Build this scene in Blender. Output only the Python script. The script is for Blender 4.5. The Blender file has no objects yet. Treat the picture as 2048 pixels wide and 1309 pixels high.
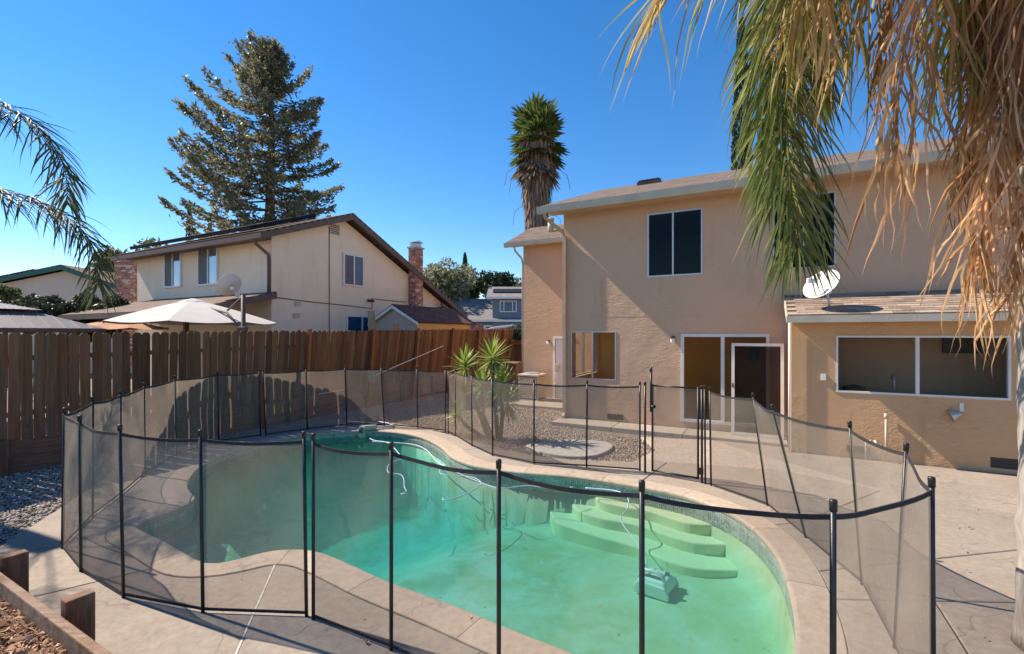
import bpy, bmesh, math, random
import numpy as np
from mathutils import Vector, Matrix, Quaternion
from mathutils.geometry import delaunay_2d_cdt

random.seed(7)
RNG = np.random.default_rng(11)
SC = bpy.context.scene
COL = SC.collection
R = math.radians

# ------------------------------------------------------------------ camera, sky, sun, exposure
cam_data = bpy.data.cameras.new('camera')
cam_data.sensor_width = 36.0
cam_data.lens = 940.0 / 2048.0 * 36.0
cam_data.shift_y = 13.5 / 2048.0
cam_data.clip_start = 0.05
cam_data.clip_end = 2000.0
cam = bpy.data.objects.new('camera', cam_data)
COL.objects.link(cam)
cam.location = (0, 0, 2.2)
cam.rotation_euler = (R(90), 0, 0)
SC.camera = cam

SUN_EL = 45.0
SUN_H = Vector((-0.9286, 0.3713, 0)).normalized()
SUN_DIR = Vector((SUN_H.x * math.cos(R(SUN_EL)), SUN_H.y * math.cos(R(SUN_EL)), math.sin(R(SUN_EL))))
world = bpy.data.worlds.new('World')
SC.world = world
world.use_nodes = True
wn = world.node_tree.nodes
wl = world.node_tree.links
wn.clear()
wout = wn.new('ShaderNodeOutputWorld')
wbg = wn.new('ShaderNodeBackground')
wsky = wn.new('ShaderNodeTexSky')
wsky.sky_type = 'NISHITA'
wsky.sun_disc = False
wsky.sun_elevation = R(SUN_EL)
wsky.sun_rotation = math.atan2(SUN_H.x, SUN_H.y)
wsky.altitude = 600
wsky.air_density = 1.0
wsky.dust_density = 0.0
wsky.ozone_density = 4.0
wbg.inputs['Strength'].default_value = 0.092
whs = wn.new('ShaderNodeHueSaturation'); whs.inputs['Saturation'].default_value = 1.28; whs.inputs['Value'].default_value = 1.15
wl.new(wsky.outputs[0], whs.inputs['Color']); 
wmx = wn.new('ShaderNodeMix'); wmx.data_type = 'RGBA'; wmx.blend_type = 'MULTIPLY'; wmx.inputs[0].default_value = 1.0; wmx.inputs[7].default_value = (1.02, 0.92, 0.90, 1)
wl.new(whs.outputs[0], wmx.inputs[6]); wl.new(wmx.outputs[2], wbg.inputs[0])
wl.new(wbg.outputs[0], wout.inputs[0])

sun_data = bpy.data.lights.new('sun', 'SUN')
sun_data.energy = 4.5
sun_data.angle = R(0.53)
sun_data.color = (1.0, 0.87, 0.71)
sun = bpy.data.objects.new('sun', sun_data)
COL.objects.link(sun)
sun.rotation_euler = SUN_DIR.to_track_quat('Z', 'Y').to_euler()
sun.location = (-20, 10, 30)

SC.view_settings.view_transform = 'Standard'
SC.view_settings.look = 'None'
SC.view_settings.exposure = 1.08
SC.view_settings.gamma = 1.0
SC.view_settings.use_curve_mapping = False
SC.render.engine = 'CYCLES'
SC.cycles.max_bounces = 8
SC.cycles.diffuse_bounces = 4
SC.cycles.glossy_bounces = 3
SC.cycles.transmission_bounces = 4
SC.cycles.volume_bounces = 1
SC.cycles.transparent_max_bounces = 24
SC.cycles.use_denoising = True
SC.cycles.caustics_reflective = False
SC.cycles.caustics_refractive = False

# ------------------------------------------------------------------ axes of the plot: u away along the side fence, v leftwards along the house wall
UX, UY = 0.47398810, 0.88053125
VX, VY = -0.88053125, 0.47398810
def W(u, v, z=0.0):
    return Vector((u * UX + v * VX, u * UY + v * VY, z))
UD = Vector((UX, UY, 0)); VD = Vector((VX, VY, 0)); ZD = Vector((0, 0, 1))
ROTU = math.atan2(UY, UX)

# ------------------------------------------------------------------ materials
MATS = {}
def new_mat(name):
    m = bpy.data.materials.new(name); m.use_nodes = True
    m.node_tree.nodes.clear()
    MATS[name] = m
    return m, m.node_tree.nodes, m.node_tree.links

def N(nodes, typ, **kw):
    n = nodes.new(typ)
    for k, v in kw.items():
        if k in ('operation', 'blend_type', 'data_type', 'noise_dimensions', 'feature', 'wave_type', 'bands_direction', 'distance'):
            setattr(n, k, v)
        else:
            n.inputs[k.replace('_', ' ')].default_value = v
    return n

def mixc(nodes, links, fac, a, b, blend='MIX'):
    n = nodes.new('ShaderNodeMix'); n.data_type = 'RGBA'; n.blend_type = blend
    for sock, val in ((n.inputs[0], fac), (n.inputs[6], a), (n.inputs[7], b)):
        if isinstance(val, (int, float)): sock.default_value = val
        elif isinstance(val, tuple): sock.default_value = val if len(val) == 4 else val + (1,)
        else: links.new(val, sock)
    return n.outputs[2]

def ramp(nodes, links, src, p0, p1, c0=(0, 0, 0, 1), c1=(1, 1, 1, 1)):
    r = nodes.new('ShaderNodeValToRGB')
    r.color_ramp.elements[0].position = p0; r.color_ramp.elements[1].position = p1
    r.color_ramp.elements[0].color = c0; r.color_ramp.elements[1].color = c1
    links.new(src, r.inputs[0])
    return r.outputs[0]

def coords(nodes, links, scale=(1, 1, 1), per_object=False, world=False):
    if world:
        src = nodes.new('ShaderNodeNewGeometry').outputs['Position']
    else:
        src = nodes.new('ShaderNodeTexCoord').outputs['Object']
    if per_object:
        oi = nodes.new('ShaderNodeObjectInfo')
        mul = nodes.new('ShaderNodeVectorMath'); mul.operation = 'MULTIPLY_ADD'
        cb = nodes.new('ShaderNodeCombineXYZ')
        for i in range(3): links.new(oi.outputs['Random'], cb.inputs[i])
        links.new(cb.outputs[0], mul.inputs[0]); mul.inputs[1].default_value = (37.0, 53.0, 71.0)
        links.new(src, mul.inputs[2]); src = mul.outputs[0]
    if scale != (1, 1, 1):
        mp = nodes.new('ShaderNodeVectorMath'); mp.operation = 'MULTIPLY'
        links.new(src, mp.inputs[0]); mp.inputs[1].default_value = scale; src = mp.outputs[0]
    return src

def noise(nodes, links, vec, scale, detail=4.0, rough=0.55, dist=0.0):
    n = nodes.new('ShaderNodeTexNoise')
    n.inputs['Scale'].default_value = scale; n.inputs['Detail'].default_value = detail
    n.inputs['Roughness'].default_value = rough; n.inputs['Distortion'].default_value = dist
    links.new(vec, n.inputs['Vector'])
    return n.outputs['Fac']

def finish(nodes, links, color, rough=0.7, spec=0.3, metal=0.0, bump=None, bstr=0.3, bdist=0.02, bump2=None, bstr2=0.2, bdist2=0.01):
    out = nodes.new('ShaderNodeOutputMaterial'); p = nodes.new('ShaderNodeBsdfPrincipled')
    if isinstance(color, tuple): p.inputs['Base Color'].default_value = color if len(color) == 4 else color + (1,)
    else: links.new(color, p.inputs['Base Color'])
    if isinstance(rough, (int, float)): p.inputs['Roughness'].default_value = rough
    else: links.new(rough, p.inputs['Roughness'])
    p.inputs['Specular IOR Level'].default_value = spec
    p.inputs['Metallic'].default_value = metal
    prev = None
    for b, s, d in ((bump, bstr, bdist), (bump2, bstr2, bdist2)):
        if b is None: continue
        bn = nodes.new('ShaderNodeBump'); bn.inputs['Strength'].default_value = s; bn.inputs['Distance'].default_value = d
        links.new(b, bn.inputs['Height'])
        if prev is not None: links.new(prev, bn.inputs['Normal'])
        prev = bn.outputs[0]
    if prev is not None: links.new(prev, p.inputs['Normal'])
    links.new(p.outputs[0], out.inputs[0])
    return p

def sh(c, k): return tuple(min(1.0, x * k) for x in c[:3])

def plain(name, col, rough=0.6, var=0.18, scale=5.0, bump=0.0, bscale=60.0, spec=0.3, metal=0.0, objvar=0.0, island=0.0):
    m, n, l = new_mat(name)
    vec = coords(n, l, per_object=objvar > 0)
    f = noise(n, l, vec, scale, 5, 0.6)
    f = ramp(n, l, f, 0.28, 0.72)
    c = mixc(n, l, f, sh(col, 1 - var), sh(col, 1 + var))
    if objvar > 0:
        oi = n.new('ShaderNodeObjectInfo')
        hs = n.new('ShaderNodeHueSaturation')
        mr = n.new('ShaderNodeMapRange'); mr.inputs['To Min'].default_value = 1 - objvar; mr.inputs['To Max'].default_value = 1 + objvar
        l.new(oi.outputs['Random'], mr.inputs['Value']); l.new(mr.outputs[0], hs.inputs['Value']); l.new(c, hs.inputs['Color']); c = hs.outputs[0]
    if island > 0:
        gi = n.new('ShaderNodeNewGeometry')
        hs = n.new('ShaderNodeHueSaturation')
        mr = n.new('ShaderNodeMapRange'); mr.inputs['To Min'].default_value = 1 - island; mr.inputs['To Max'].default_value = 1 + island
        l.new(gi.outputs['Random Per Island'], mr.inputs['Value']); l.new(mr.outputs[0], hs.inputs['Value']); l.new(c, hs.inputs['Color']); c = hs.outputs[0]
    b = noise(n, l, vec, bscale, 4, 0.6) if bump > 0 else None
    finish(n, l, c, rough, spec, metal, b, bump, 0.01)
    return m

def stucco(name, col, tex=0.5, swirl=0.0):
    m, n, l = new_mat(name)
    vec = coords(n, l, world=True)
    a = ramp(n, l, noise(n, l, vec, 0.9, 6, 0.65), 0.3, 0.75)
    b = ramp(n, l, noise(n, l, vec, 9.0, 5, 0.7), 0.3, 0.7)
    c = mixc(n, l, a, sh(col, 0.90), sh(col, 1.08))
    c = mixc(n, l, b, c, sh(col, 1.0))
    stz = coords(n, l, (1.3, 1.3, 0.18), world=True)
    st = ramp(n, l, noise(n, l, stz, 2.2, 4, 0.6), 0.56, 0.75)
    st2 = n.new('ShaderNodeMath'); st2.operation = 'MULTIPLY'; l.new(st, st2.inputs[0]); st2.inputs[1].default_value = 0.5
    c = mixc(n, l, st2.outputs[0], c, sh(col, 0.72))
    fine = noise(n, l, vec, 55.0, 6, 0.75)
    big = noise(n, l, coords(n, l, (1, 1, 1.8), world=True), 6.0, 6, 0.62, 1.2)
    mk = n.new('ShaderNodeMath'); mk.operation = 'MULTIPLY'; l.new(big, mk.inputs[0]); l.new(ramp(n, l, noise(n, l, vec, 0.8, 3, 0.5), 0.35, 0.65), mk.inputs[1]); big = mk.outputs[0]
    finish(n, l, c, 0.9, 0.15, 0, fine, tex, 0.008, big, max(0.15, swirl), 0.05)
    return m

def wood(name, col, grey=None, gfac=0.5, objvar=0.25, stretch=(14, 14, 1.0), bump=0.5, rough=0.8):
    m, n, l = new_mat(name)
    vec = coords(n, l, stretch, per_object=True)
    g1 = noise(n, l, vec, 2.4, 7, 0.65, 0.6)
    gr = ramp(n, l, g1, 0.3, 0.72)
    c = mixc(n, l, gr, sh(col, 0.55), sh(col, 1.35))
    v2 = coords(n, l, per_object=True)
    if grey:
        st = ramp(n, l, noise(n, l, coords(n, l, (5, 5, 1.1), per_object=True), 1.5, 4, 0.6), 0.5 - gfac * 0.35, 0.95 - gfac * 0.35)
        gg = mixc(n, l, gr, sh(grey, 0.65), sh(grey, 1.25))
        c = mixc(n, l, st, c, gg)
    kn = ramp(n, l, noise(n, l, coords(n, l, (8, 8, 3), per_object=True), 2.2, 2, 0.5), 0.7, 0.78)
    k2 = n.new('ShaderNodeMath'); k2.operation = 'MULTIPLY'; l.new(kn, k2.inputs[0]); k2.inputs[1].default_value = 0.6
    c = mixc(n, l, k2.outputs[0], c, sh(col, 0.3))
    if objvar > 0:
        oi = n.new('ShaderNodeObjectInfo'); hs = n.new('ShaderNodeHueSaturation')
        mr = n.new('ShaderNodeMapRange'); mr.inputs['To Min'].default_value = 1 - objvar; mr.inputs['To Max'].default_value = 1 + objvar
        l.new(oi.outputs['Random'], mr.inputs['Value']); l.new(mr.outputs[0], hs.inputs['Value']); l.new(c, hs.inputs['Color']); c = hs.outputs[0]
    finish(n, l, c, rough, 0.2, 0, g1, bump, 0.006)
    return m

def leafmat(name, col, col2, trans=0.35, rough=0.5, spec=0.35, var=0.35):
    m, n, l = new_mat(name)
    gi = n.new('ShaderNodeNewGeometry')
    c = mixc(n, l, gi.outputs['Random Per Island'], col, col2)
    v = noise(n, l, coords(n, l), 1.3, 3, 0.6)
    hs = n.new('ShaderNodeHueSaturation')
    mr = n.new('ShaderNodeMapRange'); mr.inputs['From Min'].default_value = 0.3; mr.inputs['From Max'].default_value = 0.7
    mr.inputs['To Min'].default_value = 1 - var; mr.inputs['To Max'].default_value = 1 + var
    l.new(v, mr.inputs['Value']); l.new(mr.outputs[0], hs.inputs['Value']); l.new(c, hs.inputs['Color']); c = hs.outputs[0]
    out = n.new('ShaderNodeOutputMaterial'); p = n.new('ShaderNodeBsdfPrincipled'); t = n.new('ShaderNodeBsdfTranslucent'); mx = n.new('ShaderNodeMixShader')
    l.new(c, p.inputs['Base Color']); p.inputs['Roughness'].default_value = rough; p.inputs['Specular IOR Level'].default_value = spec
    l.new(c, t.inputs['Color']); mx.inputs[0].default_value = trans
    l.new(p.outputs[0], mx.inputs[1]); l.new(t.outputs[0], mx.inputs[2]); l.new(mx.outputs[0], out.inputs[0])
    return m

def shingle_sheet(name, col, w=0.3, h=0.14):
    m, n, l = new_mat(name)
    tc = n.new('ShaderNodeTexCoord')
    br = n.new('ShaderNodeTexBrick')
    l.new(tc.outputs['UV'], br.inputs['Vector'])
    br.inputs['Scale'].default_value = 1.0; br.inputs['Brick Width'].default_value = w; br.inputs['Row Height'].default_value = h
    br.inputs['Mortar Size'].default_value = 0.012; br.inputs['Mortar Smooth'].default_value = 0.2; br.inputs['Bias'].default_value = 0.0
    br.inputs['Color1'].default_value = sh(col, 0.75) + (1,); br.inputs['Color2'].default_value = sh(col, 1.25) + (1,); br.inputs['Mortar'].default_value = sh(col, 0.25) + (1,)
    f = noise(n, l, tc.outputs['UV'], 30, 4, 0.7)
    c = mixc(n, l, ramp(n, l, f, 0.3, 0.7), sh(col, 0.6), br.outputs['Color'])
    c = mixc(n, l, 0.65, c, br.outputs['Color'])
    inv = n.new('ShaderNodeMath'); inv.operation = 'SUBTRACT'; inv.inputs[0].default_value = 1.0; l.new(br.outputs['Fac'], inv.inputs[1])
    finish(n, l, c, 0.9, 0.15, 0, inv.outputs[0], 0.8, 0.015, f, 0.3, 0.01)
    return m

def concrete(name, col, stain=0.35, speck=0.0, objvar=0.07):
    m, n, l = new_mat(name)
    vec = coords(n, l, world=True)
    a = ramp(n, l, noise(n, l, vec, 1.1, 7, 0.7, 0.4), 0.3, 0.72)
    c = mixc(n, l, a, sh(col, 1 - stain), sh(col, 1.1))
    b = ramp(n, l, noise(n, l, vec, 14, 6, 0.75), 0.35, 0.7)
    c = mixc(n, l, 0.55, c, mixc(n, l, b, sh(col, 0.66), sh(col, 1.2)))
    d = ramp(n, l, noise(n, l, vec, 0.45, 3, 0.5), 0.5, 0.7)
    dm = n.new('ShaderNodeMath'); dm.operation = 'MULTIPLY'; l.new(d, dm.inputs[0]); dm.inputs[1].default_value = 0.3
    c = mixc(n, l, dm.outputs[0], c, (col[0] * 0.82, col[1] * 0.68, col[2] * 0.55))
    sp = ramp(n, l, noise(n, l, vec, 120, 3, 0.6), 0.62, 0.7)
    if speck > 0:
        sm = n.new('ShaderNodeMath'); sm.operation = 'MULTIPLY'; l.new(sp, sm.inputs[0]); sm.inputs[1].default_value = speck
        c = mixc(n, l, sm.outputs[0], c, sh(col, 0.4))
    # leaf litter marks and dark spots
    dots = n.new('ShaderNodeTexVoronoi'); dots.inputs['Scale'].default_value = 3.3; l.new(vec, dots.inputs['Vector'])
    dt = ramp(n, l, dots.outputs['Distance'], 0.022, 0.035, (1, 1, 1, 1), (0, 0, 0, 1))
    dtm = n.new('ShaderNodeMath'); dtm.operation = 'MULTIPLY'; l.new(dt, dtm.inputs[0]); dtm.inputs[1].default_value = 0.55
    c = mixc(n, l, dtm.outputs[0], c, (0.10, 0.06, 0.04))
    # hairline cracks
    cr = n.new('ShaderNodeTexVoronoi'); cr.feature = 'DISTANCE_TO_EDGE'; cr.inputs['Scale'].default_value = 0.42
    wv = n.new('ShaderNodeVectorMath'); wv.operation = 'ADD'; l.new(vec, wv.inputs[0])
    nz = n.new('ShaderNodeTexNoise'); nz.inputs['Scale'].default_value = 2.5; l.new(vec, nz.inputs['Vector']); l.new(nz.outputs['Color'], wv.inputs[1]); l.new(wv.outputs[0], cr.inputs['Vector'])
    ck = ramp(n, l, cr.outputs['Distance'], 0.0, 0.006, (1, 1, 1, 1), (0, 0, 0, 1))
    ckm = n.new('ShaderNodeMath'); ckm.operation = 'MULTIPLY'; l.new(ck, ckm.inputs[0]); ckm.inputs[1].default_value = 0.5
    c = mixc(n, l, ckm.outputs[0], c, sh(col, 0.3))
    if objvar > 0:
        oi = n.new('ShaderNodeObjectInfo'); hs = n.new('ShaderNodeHueSaturation')
        mr = n.new('ShaderNodeMapRange'); mr.inputs['To Min'].default_value = 1 - objvar; mr.inputs['To Max'].default_value = 1 + objvar
        l.new(oi.outputs['Random'], mr.inputs['Value']); l.new(mr.outputs[0], hs.inputs['Value']); l.new(c, hs.inputs['Color']); c = hs.outputs[0]
    finish(n, l, c, 0.85, 0.2, 0, noise(n, l, vec, 90, 5, 0.7), 0.35, 0.004, noise(n, l, vec, 6, 4, 0.6), 0.15, 0.02)
    return m

def glass(name, tint=(0.55, 0.6, 0.6), refl=1.45, k=1.0):
    m, n, l = new_mat(name)
    out = n.new('ShaderNodeOutputMaterial'); t = n.new('ShaderNodeBsdfTransparent'); t.inputs[0].default_value = tint + (1,)
    g = n.new('ShaderNodeBsdfGlossy'); g.inputs['Roughness'].default_value = 0.02
    fr = n.new('ShaderNodeFresnel'); fr.inputs[0].default_value = refl
    bn = n.new('ShaderNodeBump'); bn.inputs['Strength'].default_value = 0.02; bn.inputs['Distance'].default_value = 0.05
    l.new(noise(n, l, coords(n, l), 1.5, 2, 0.5), bn.inputs['Height']); l.new(bn.outputs[0], g.inputs['Normal'])
    km = n.new('ShaderNodeMath'); km.operation = 'MULTIPLY'; km.inputs[1].default_value = k; l.new(fr.outputs[0], km.inputs[0])
    mx = n.new('ShaderNodeMixShader'); l.new(km.outputs[0], mx.inputs[0]); l.new(t.outputs[0], mx.inputs[1]); l.new(g.outputs[0], mx.inputs[2])
    l.new(mx.outputs[0], out.inputs[0])
    return m

def meshcloth(name, col=(0.35, 0.29, 0.24), alpha=0.39):
    m, n, l = new_mat(name)
    out = n.new('ShaderNodeOutputMaterial'); t = n.new('ShaderNodeBsdfTransparent')
    d = n.new('ShaderNodeBsdfDiffuse'); tr = n.new('ShaderNodeBsdfTranslucent')
    vec = coords(n, l, world=True)
    dust = ramp(n, l, noise(n, l, vec, 2.2, 6, 0.7), 0.35, 0.8)
    c = mixc(n, l, dust, sh(col, 0.8), sh(col, 1.3))
    l.new(c, d.inputs[0]); l.new(c, tr.inputs[0])
    m1 = n.new('ShaderNodeMixShader'); m1.inputs[0].default_value = 0.5
    l.new(d.outputs[0], m1.inputs[1]); l.new(tr.outputs[0], m1.inputs[2])
    # woven yarns close up the holes when seen at a slant
    lw = n.new('ShaderNodeLayerWeight'); lw.inputs[0].default_value = 0.35
    mr = n.new('ShaderNodeMapRange'); mr.inputs['To Min'].default_value = alpha; mr.inputs['To Max'].default_value = min(1, alpha + 0.36)
    l.new(lw.outputs['Facing'], mr.inputs['Value'])
    mx = n.new('ShaderNodeMixShader'); l.new(mr.outputs[0], mx.inputs[0]); l.new(t.outputs[0], mx.inputs[1]); l.new(m1.outputs[0], mx.inputs[2])
    l.new(mx.outputs[0], out.inputs[0])
    return m

M_STUCCO = stucco('house_stucco', (0.60, 0.395, 0.26), 0.5, 0.6)
M_STUCCO_K = stucco('kitchen_stucco', (0.57, 0.355, 0.195), 0.5, 0.7)
M_STUCCO_W = stucco('house_stucco_wing', (0.58, 0.395, 0.26), 0.45, 0.3)
M_STUCCO_N = stucco('neighbour_stucco', (0.82, 0.67, 0.50), 0.4, 0.2)
M_STUCCO_F = stucco('far_stucco', (0.60, 0.50, 0.40), 0.3, 0.2)
M_FASCIA = plain('fascia_paint', (0.48, 0.44, 0.36), 0.6, 0.12, 3, 0.1)
M_FASCIA_T = plain('downspout_paint', (0.46, 0.33, 0.22), 0.6, 0.12, 3, 0.1)
M_FASCIA_B = plain('brown_fascia_paint', (0.13, 0.085, 0.065), 0.6, 0.2, 3, 0.1)
M_GREENTRIM = plain('green_trim_paint', (0.02, 0.12, 0.09), 0.5, 0.15)
M_ROOF = shingle_sheet('roof_shingles', (0.20, 0.155, 0.125))
M_ROOF_N = shingle_sheet('neighbour_roof_shingles', (0.22, 0.16, 0.13))
M_ROOF_G = shingle_sheet('grey_roof_shingles', (0.30, 0.27, 0.26))
M_ROOF_S = shingle_sheet('shed_roof_shingles', (0.14, 0.085, 0.072))
M_SHINGLE = plain('shingle_tab', (0.30, 0.235, 0.19), 0.95, 0.3, 40, 0.5, 150, 0.1, 0, 0.35)
M_WHITE = plain('white_frame', (0.66, 0.65, 0.62), 0.4, 0.06, 8)
M_ALU = plain('aluminium_frame', (0.50, 0.50, 0.50), 0.35, 0.1, 8, 0, 60, 0.5, 0.5)
M_GLASS = glass('window_glass', (0.80, 0.80, 0.78), 1.45, 0.5)
M_GLASS_N = glass('neighbour_glass', (0.7, 0.78, 0.85), 1.28, 0.35)
M_ROOM = plain('room_wall', (0.62, 0.39, 0.12), 0.8, 0.08, 1)
M_ROOM_K = plain('kitchen_room_wall', (0.11, 0.075, 0.035), 0.8, 0.3, 1)
M_ROOM_D = plain('dark_room_wall', (0.12, 0.12, 0.12), 0.8, 0.2, 1)
M_BLIND = plain('window_blind', (0.30, 0.33, 0.36), 0.7, 0.1, 2)
M_BLACK = plain('black_coated_metal', (0.018, 0.018, 0.02), 0.4, 0.3, 20, 0.1, 80, 0.4, 0)
M_TAPE = plain('black_webbing', (0.03, 0.03, 0.034), 0.8, 0.3, 40, 0.4, 300)
M_MESH = meshcloth('fence_mesh')
M_CONC = concrete('deck_concrete', (0.34, 0.29, 0.24), 0.46)
M_COPING = concrete('coping_concrete', (0.44, 0.36, 0.285), 0.24, 0.7, 0.08)
def aggregate(name, col):
    m, n, l = new_mat(name)
    vec = coords(n, l, world=True)
    vo = n.new('ShaderNodeTexVoronoi'); vo.inputs['Scale'].default_value = 55; l.new(vec, vo.inputs['Vector'])
    sep = n.new('ShaderNodeSeparateColor'); l.new(vo.outputs['Color'], sep.inputs[0])
    c = mixc(n, l, sep.outputs[0], sh(col, 0.55), sh(col, 1.35))
    c = mixc(n, l, 0.3, c, mixc(n, l, noise(n, l, vec, 2, 5, 0.6), sh(col, 0.7), sh(col, 1.1)))
    finish(n, l, c, 0.85, 0.2, 0, vo.outputs['Distance'], 0.8, 0.01)
    return m
M_AGG = aggregate('exposed_aggregate', (0.42, 0.35, 0.29))
M_WALK = concrete('walk_concrete', (0.40, 0.345, 0.29), 0.25, 0.2)
M_STRIP = plain('joint_filler', (0.50, 0.47, 0.43), 0.8, 0.45, 9)
M_PICKET = wood('picket_wood', (0.17, 0.076, 0.036), (0.18, 0.103, 0.060), 0.4, 0.38)
M_PICKET_R = wood('reddish_picket_wood', (0.175, 0.088, 0.046), (0.18, 0.115, 0.07), 0.35, 0.38)
M_POSTR = wood('redwood_post', (0.30, 0.105, 0.04), None, 0.5, 0.2)
M_BOARD = wood('retaining_board_wood', (0.24, 0.115, 0.07), (0.16, 0.11, 0.08), 0.4, 0.2, (1, 1, 14))
M_STAKE = wood('stake_wood', (0.14, 0.06, 0.03), (0.20, 0.15, 0.11), 0.35, 0.2)
M_TIMBER = wood('timber_wood', (0.19, 0.11, 0.065), (0.27, 0.215, 0.165), 0.5, 0.1, (2.0, 14, 14))
M_PLANK = wood('loose_plank_wood', (0.42, 0.27, 0.14), (0.36, 0.28, 0.2), 0.4, 0.2)
M_GRAVEL = plain('gravel_stone', (0.31, 0.27, 0.235), 0.85, 0.3, 30, 0.3, 120, 0.25, 0, 0, 0.65)
M_GRAVEL_B = plain('beige_gravel_stone', (0.40, 0.325, 0.26), 0.85, 0.25, 30, 0.3, 120, 0.25, 0, 0, 0.4)
M_BRICK = plain('chimney_brick', (0.42, 0.24, 0.17), 0.9, 0.2, 20, 0.4, 80, 0.15, 0, 0, 0.0)
M_CURVEBLUE = plain('pale_blue_cord', (0.50, 0.62, 0.78), 0.5, 0.1)
M_PLASTIC = plain('pale_plastic', (0.66, 0.74, 0.70), 0.35, 0.1, 6, 0, 60, 0.5)
M_PLASTIC_B = plain('blue_plastic', (0.02, 0.10, 0.22), 0.4, 0.15, 6, 0, 60, 0.5)
M_PLASTIC_BR = plain('brown_plastic', (0.17, 0.095, 0.055), 0.5, 0.15)
M_DARK = plain('dark_grey_plastic', (0.05, 0.05, 0.055), 0.5, 0.2)
M_CANVAS = plain('white_canvas', (0.50, 0.47, 0.44), 0.85, 0.08, 2, 0.1)
M_CANVAS_O = plain('orange_canvas', (0.42, 0.21, 0.10), 0.85, 0.12, 2, 0.1)
M_METALROOF = plain('grey_metal_roof', (0.19, 0.165, 0.15), 0.45, 0.1, 3, 0, 60, 0.4, 0.3)
M_DISH = plain('dish_grey', (0.52, 0.51, 0.49), 0.5, 0.12, 4)
M_SOLAR = plain('solar_panel', (0.012, 0.014, 0.022), 0.6, 0.2, 4, 0, 60, 0.15)
M_ACBEIGE = plain('condenser_paint', (0.50, 0.43, 0.34), 0.5, 0.1)
M_SHEDG = plain('shed_gable_paint', (0.50, 0.42, 0.33), 0.75, 0.08, 3)
M_SHED_LIT = plain('shed_side_lit_paint', (0.66, 0.43, 0.19), 0.75, 0.08, 3)  # same paint as the gable, with the side's warm light put into the colour
M_BLUEWALL = plain('blue_siding', (0.16, 0.215, 0.27), 0.75, 0.1, 2)
M_SCREENG = plain('grey_screen', (0.13, 0.14, 0.15), 0.8, 0.1)
M_LEAFY = plain('green_ornament', (0.05, 0.16, 0.10), 0.6, 0.3)
M_RED = plain('red_paint', (0.30, 0.03, 0.03), 0.4, 0.1)
M_WHITEP = plain('white_paint', (0.75, 0.74, 0.72), 0.5, 0.06)
M_BARK = wood('bark', (0.11, 0.07, 0.05), None, 0.5, 0.0, (8, 8, 1.5), 0.8)
M_PALMTRUNK = wood('palm_trunk_bark', (0.30, 0.26, 0.23), (0.36, 0.33, 0.31), 0.6, 0.0, (10, 10, 1.4), 0.8)
M_REDWOOD = leafmat('redwood_needles', (0.10, 0.105, 0.06), (0.25, 0.24, 0.14), 0.48)
M_LEAF = leafmat('tree_leaves', (0.07, 0.10, 0.03), (0.19, 0.21, 0.08), 0.35)
M_LEAF_P = leafmat('pale_tree_leaves', (0.14, 0.16, 0.08), (0.34, 0.34, 0.20), 0.35)
M_LEAF_D = leafmat('dark_tree_leaves', (0.022, 0.045, 0.022), (0.045, 0.075, 0.030), 0.25)
M_HEDGE = leafmat('hedge_leaves', (0.03, 0.045, 0.02), (0.10, 0.10, 0.055), 0.2)
M_FROND = leafmat('palm_leaflet', (0.075, 0.12, 0.02), (0.42, 0.43, 0.15), 0.5, 0.32, 0.6, 0.3)
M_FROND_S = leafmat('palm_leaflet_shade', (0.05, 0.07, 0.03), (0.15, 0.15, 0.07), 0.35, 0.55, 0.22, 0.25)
M_FROND_Y = leafmat('yellowing_leaflet', (0.30, 0.30, 0.06), (0.62, 0.38, 0.14), 0.5, 0.5, 0.3, 0.35)
M_FROND_D = leafmat('dead_leaflet', (0.36, 0.17, 0.055), (0.80, 0.55, 0.32), 0.5, 0.6, 0.25, 0.35)
M_FAN = leafmat('fan_leaf', (0.05, 0.085, 0.02), (0.13, 0.17, 0.04), 0.3)
M_SKIRT = leafmat('dead_fan_skirt', (0.17, 0.115, 0.08), (0.36, 0.27, 0.20), 0.15, 0.8, 0.1, 0.3)
M_YUCCA = leafmat('yucca_blade', (0.16, 0.26, 0.03), (0.38, 0.46, 0.11), 0.40, 0.42, 0.4, 0.25)
M_YUCCA_D = leafmat('dry_yucca_blade', (0.30, 0.20, 0.09), (0.42, 0.30, 0.16), 0.3, 0.7, 0.2, 0.25)
M_MULCH = leafmat('dry_leaf_litter', (0.16, 0.075, 0.045), (0.56, 0.38, 0.25), 0.2, 0.8, 0.15, 0.3)

def brick_mat():
    m, n, l = new_mat('mixed_brick')
    gi = n.new('ShaderNodeNewGeometry'); r = n.new('ShaderNodeValToRGB')
    r.color_ramp.interpolation = 'CONSTANT'
    cols = [(0.34, 0.10, 0.06), (0.42, 0.20, 0.13), (0.58, 0.46, 0.38), (0.22, 0.065, 0.045), (0.38, 0.15, 0.09)]
    while len(r.color_ramp.elements) < 5: r.color_ramp.elements.new(0.5)
    for i, c in enumerate(cols):
        r.color_ramp.elements[i].position = i * 0.2; r.color_ramp.elements[i].color = c + (1,)
    l.new(gi.outputs['Random Per Island'], r.inputs[0])
    v = coords(n, l)
    c = mixc(n, l, ramp(n, l, noise(n, l, v, 18, 4, 0.6), 0.35, 0.7), r.outputs[0], mixc(n, l, 0.28, r.outputs[0], (0.6, 0.52, 0.46)))
    finish(n, l, c, 0.9, 0.15, 0, noise(n, l, v, 60, 4, 0.6), 0.4, 0.01)
    return m
M_BRICKS = brick_mat()
M_MORTAR = plain('mortar', (0.42, 0.37, 0.33), 0.95, 0.1)

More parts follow.
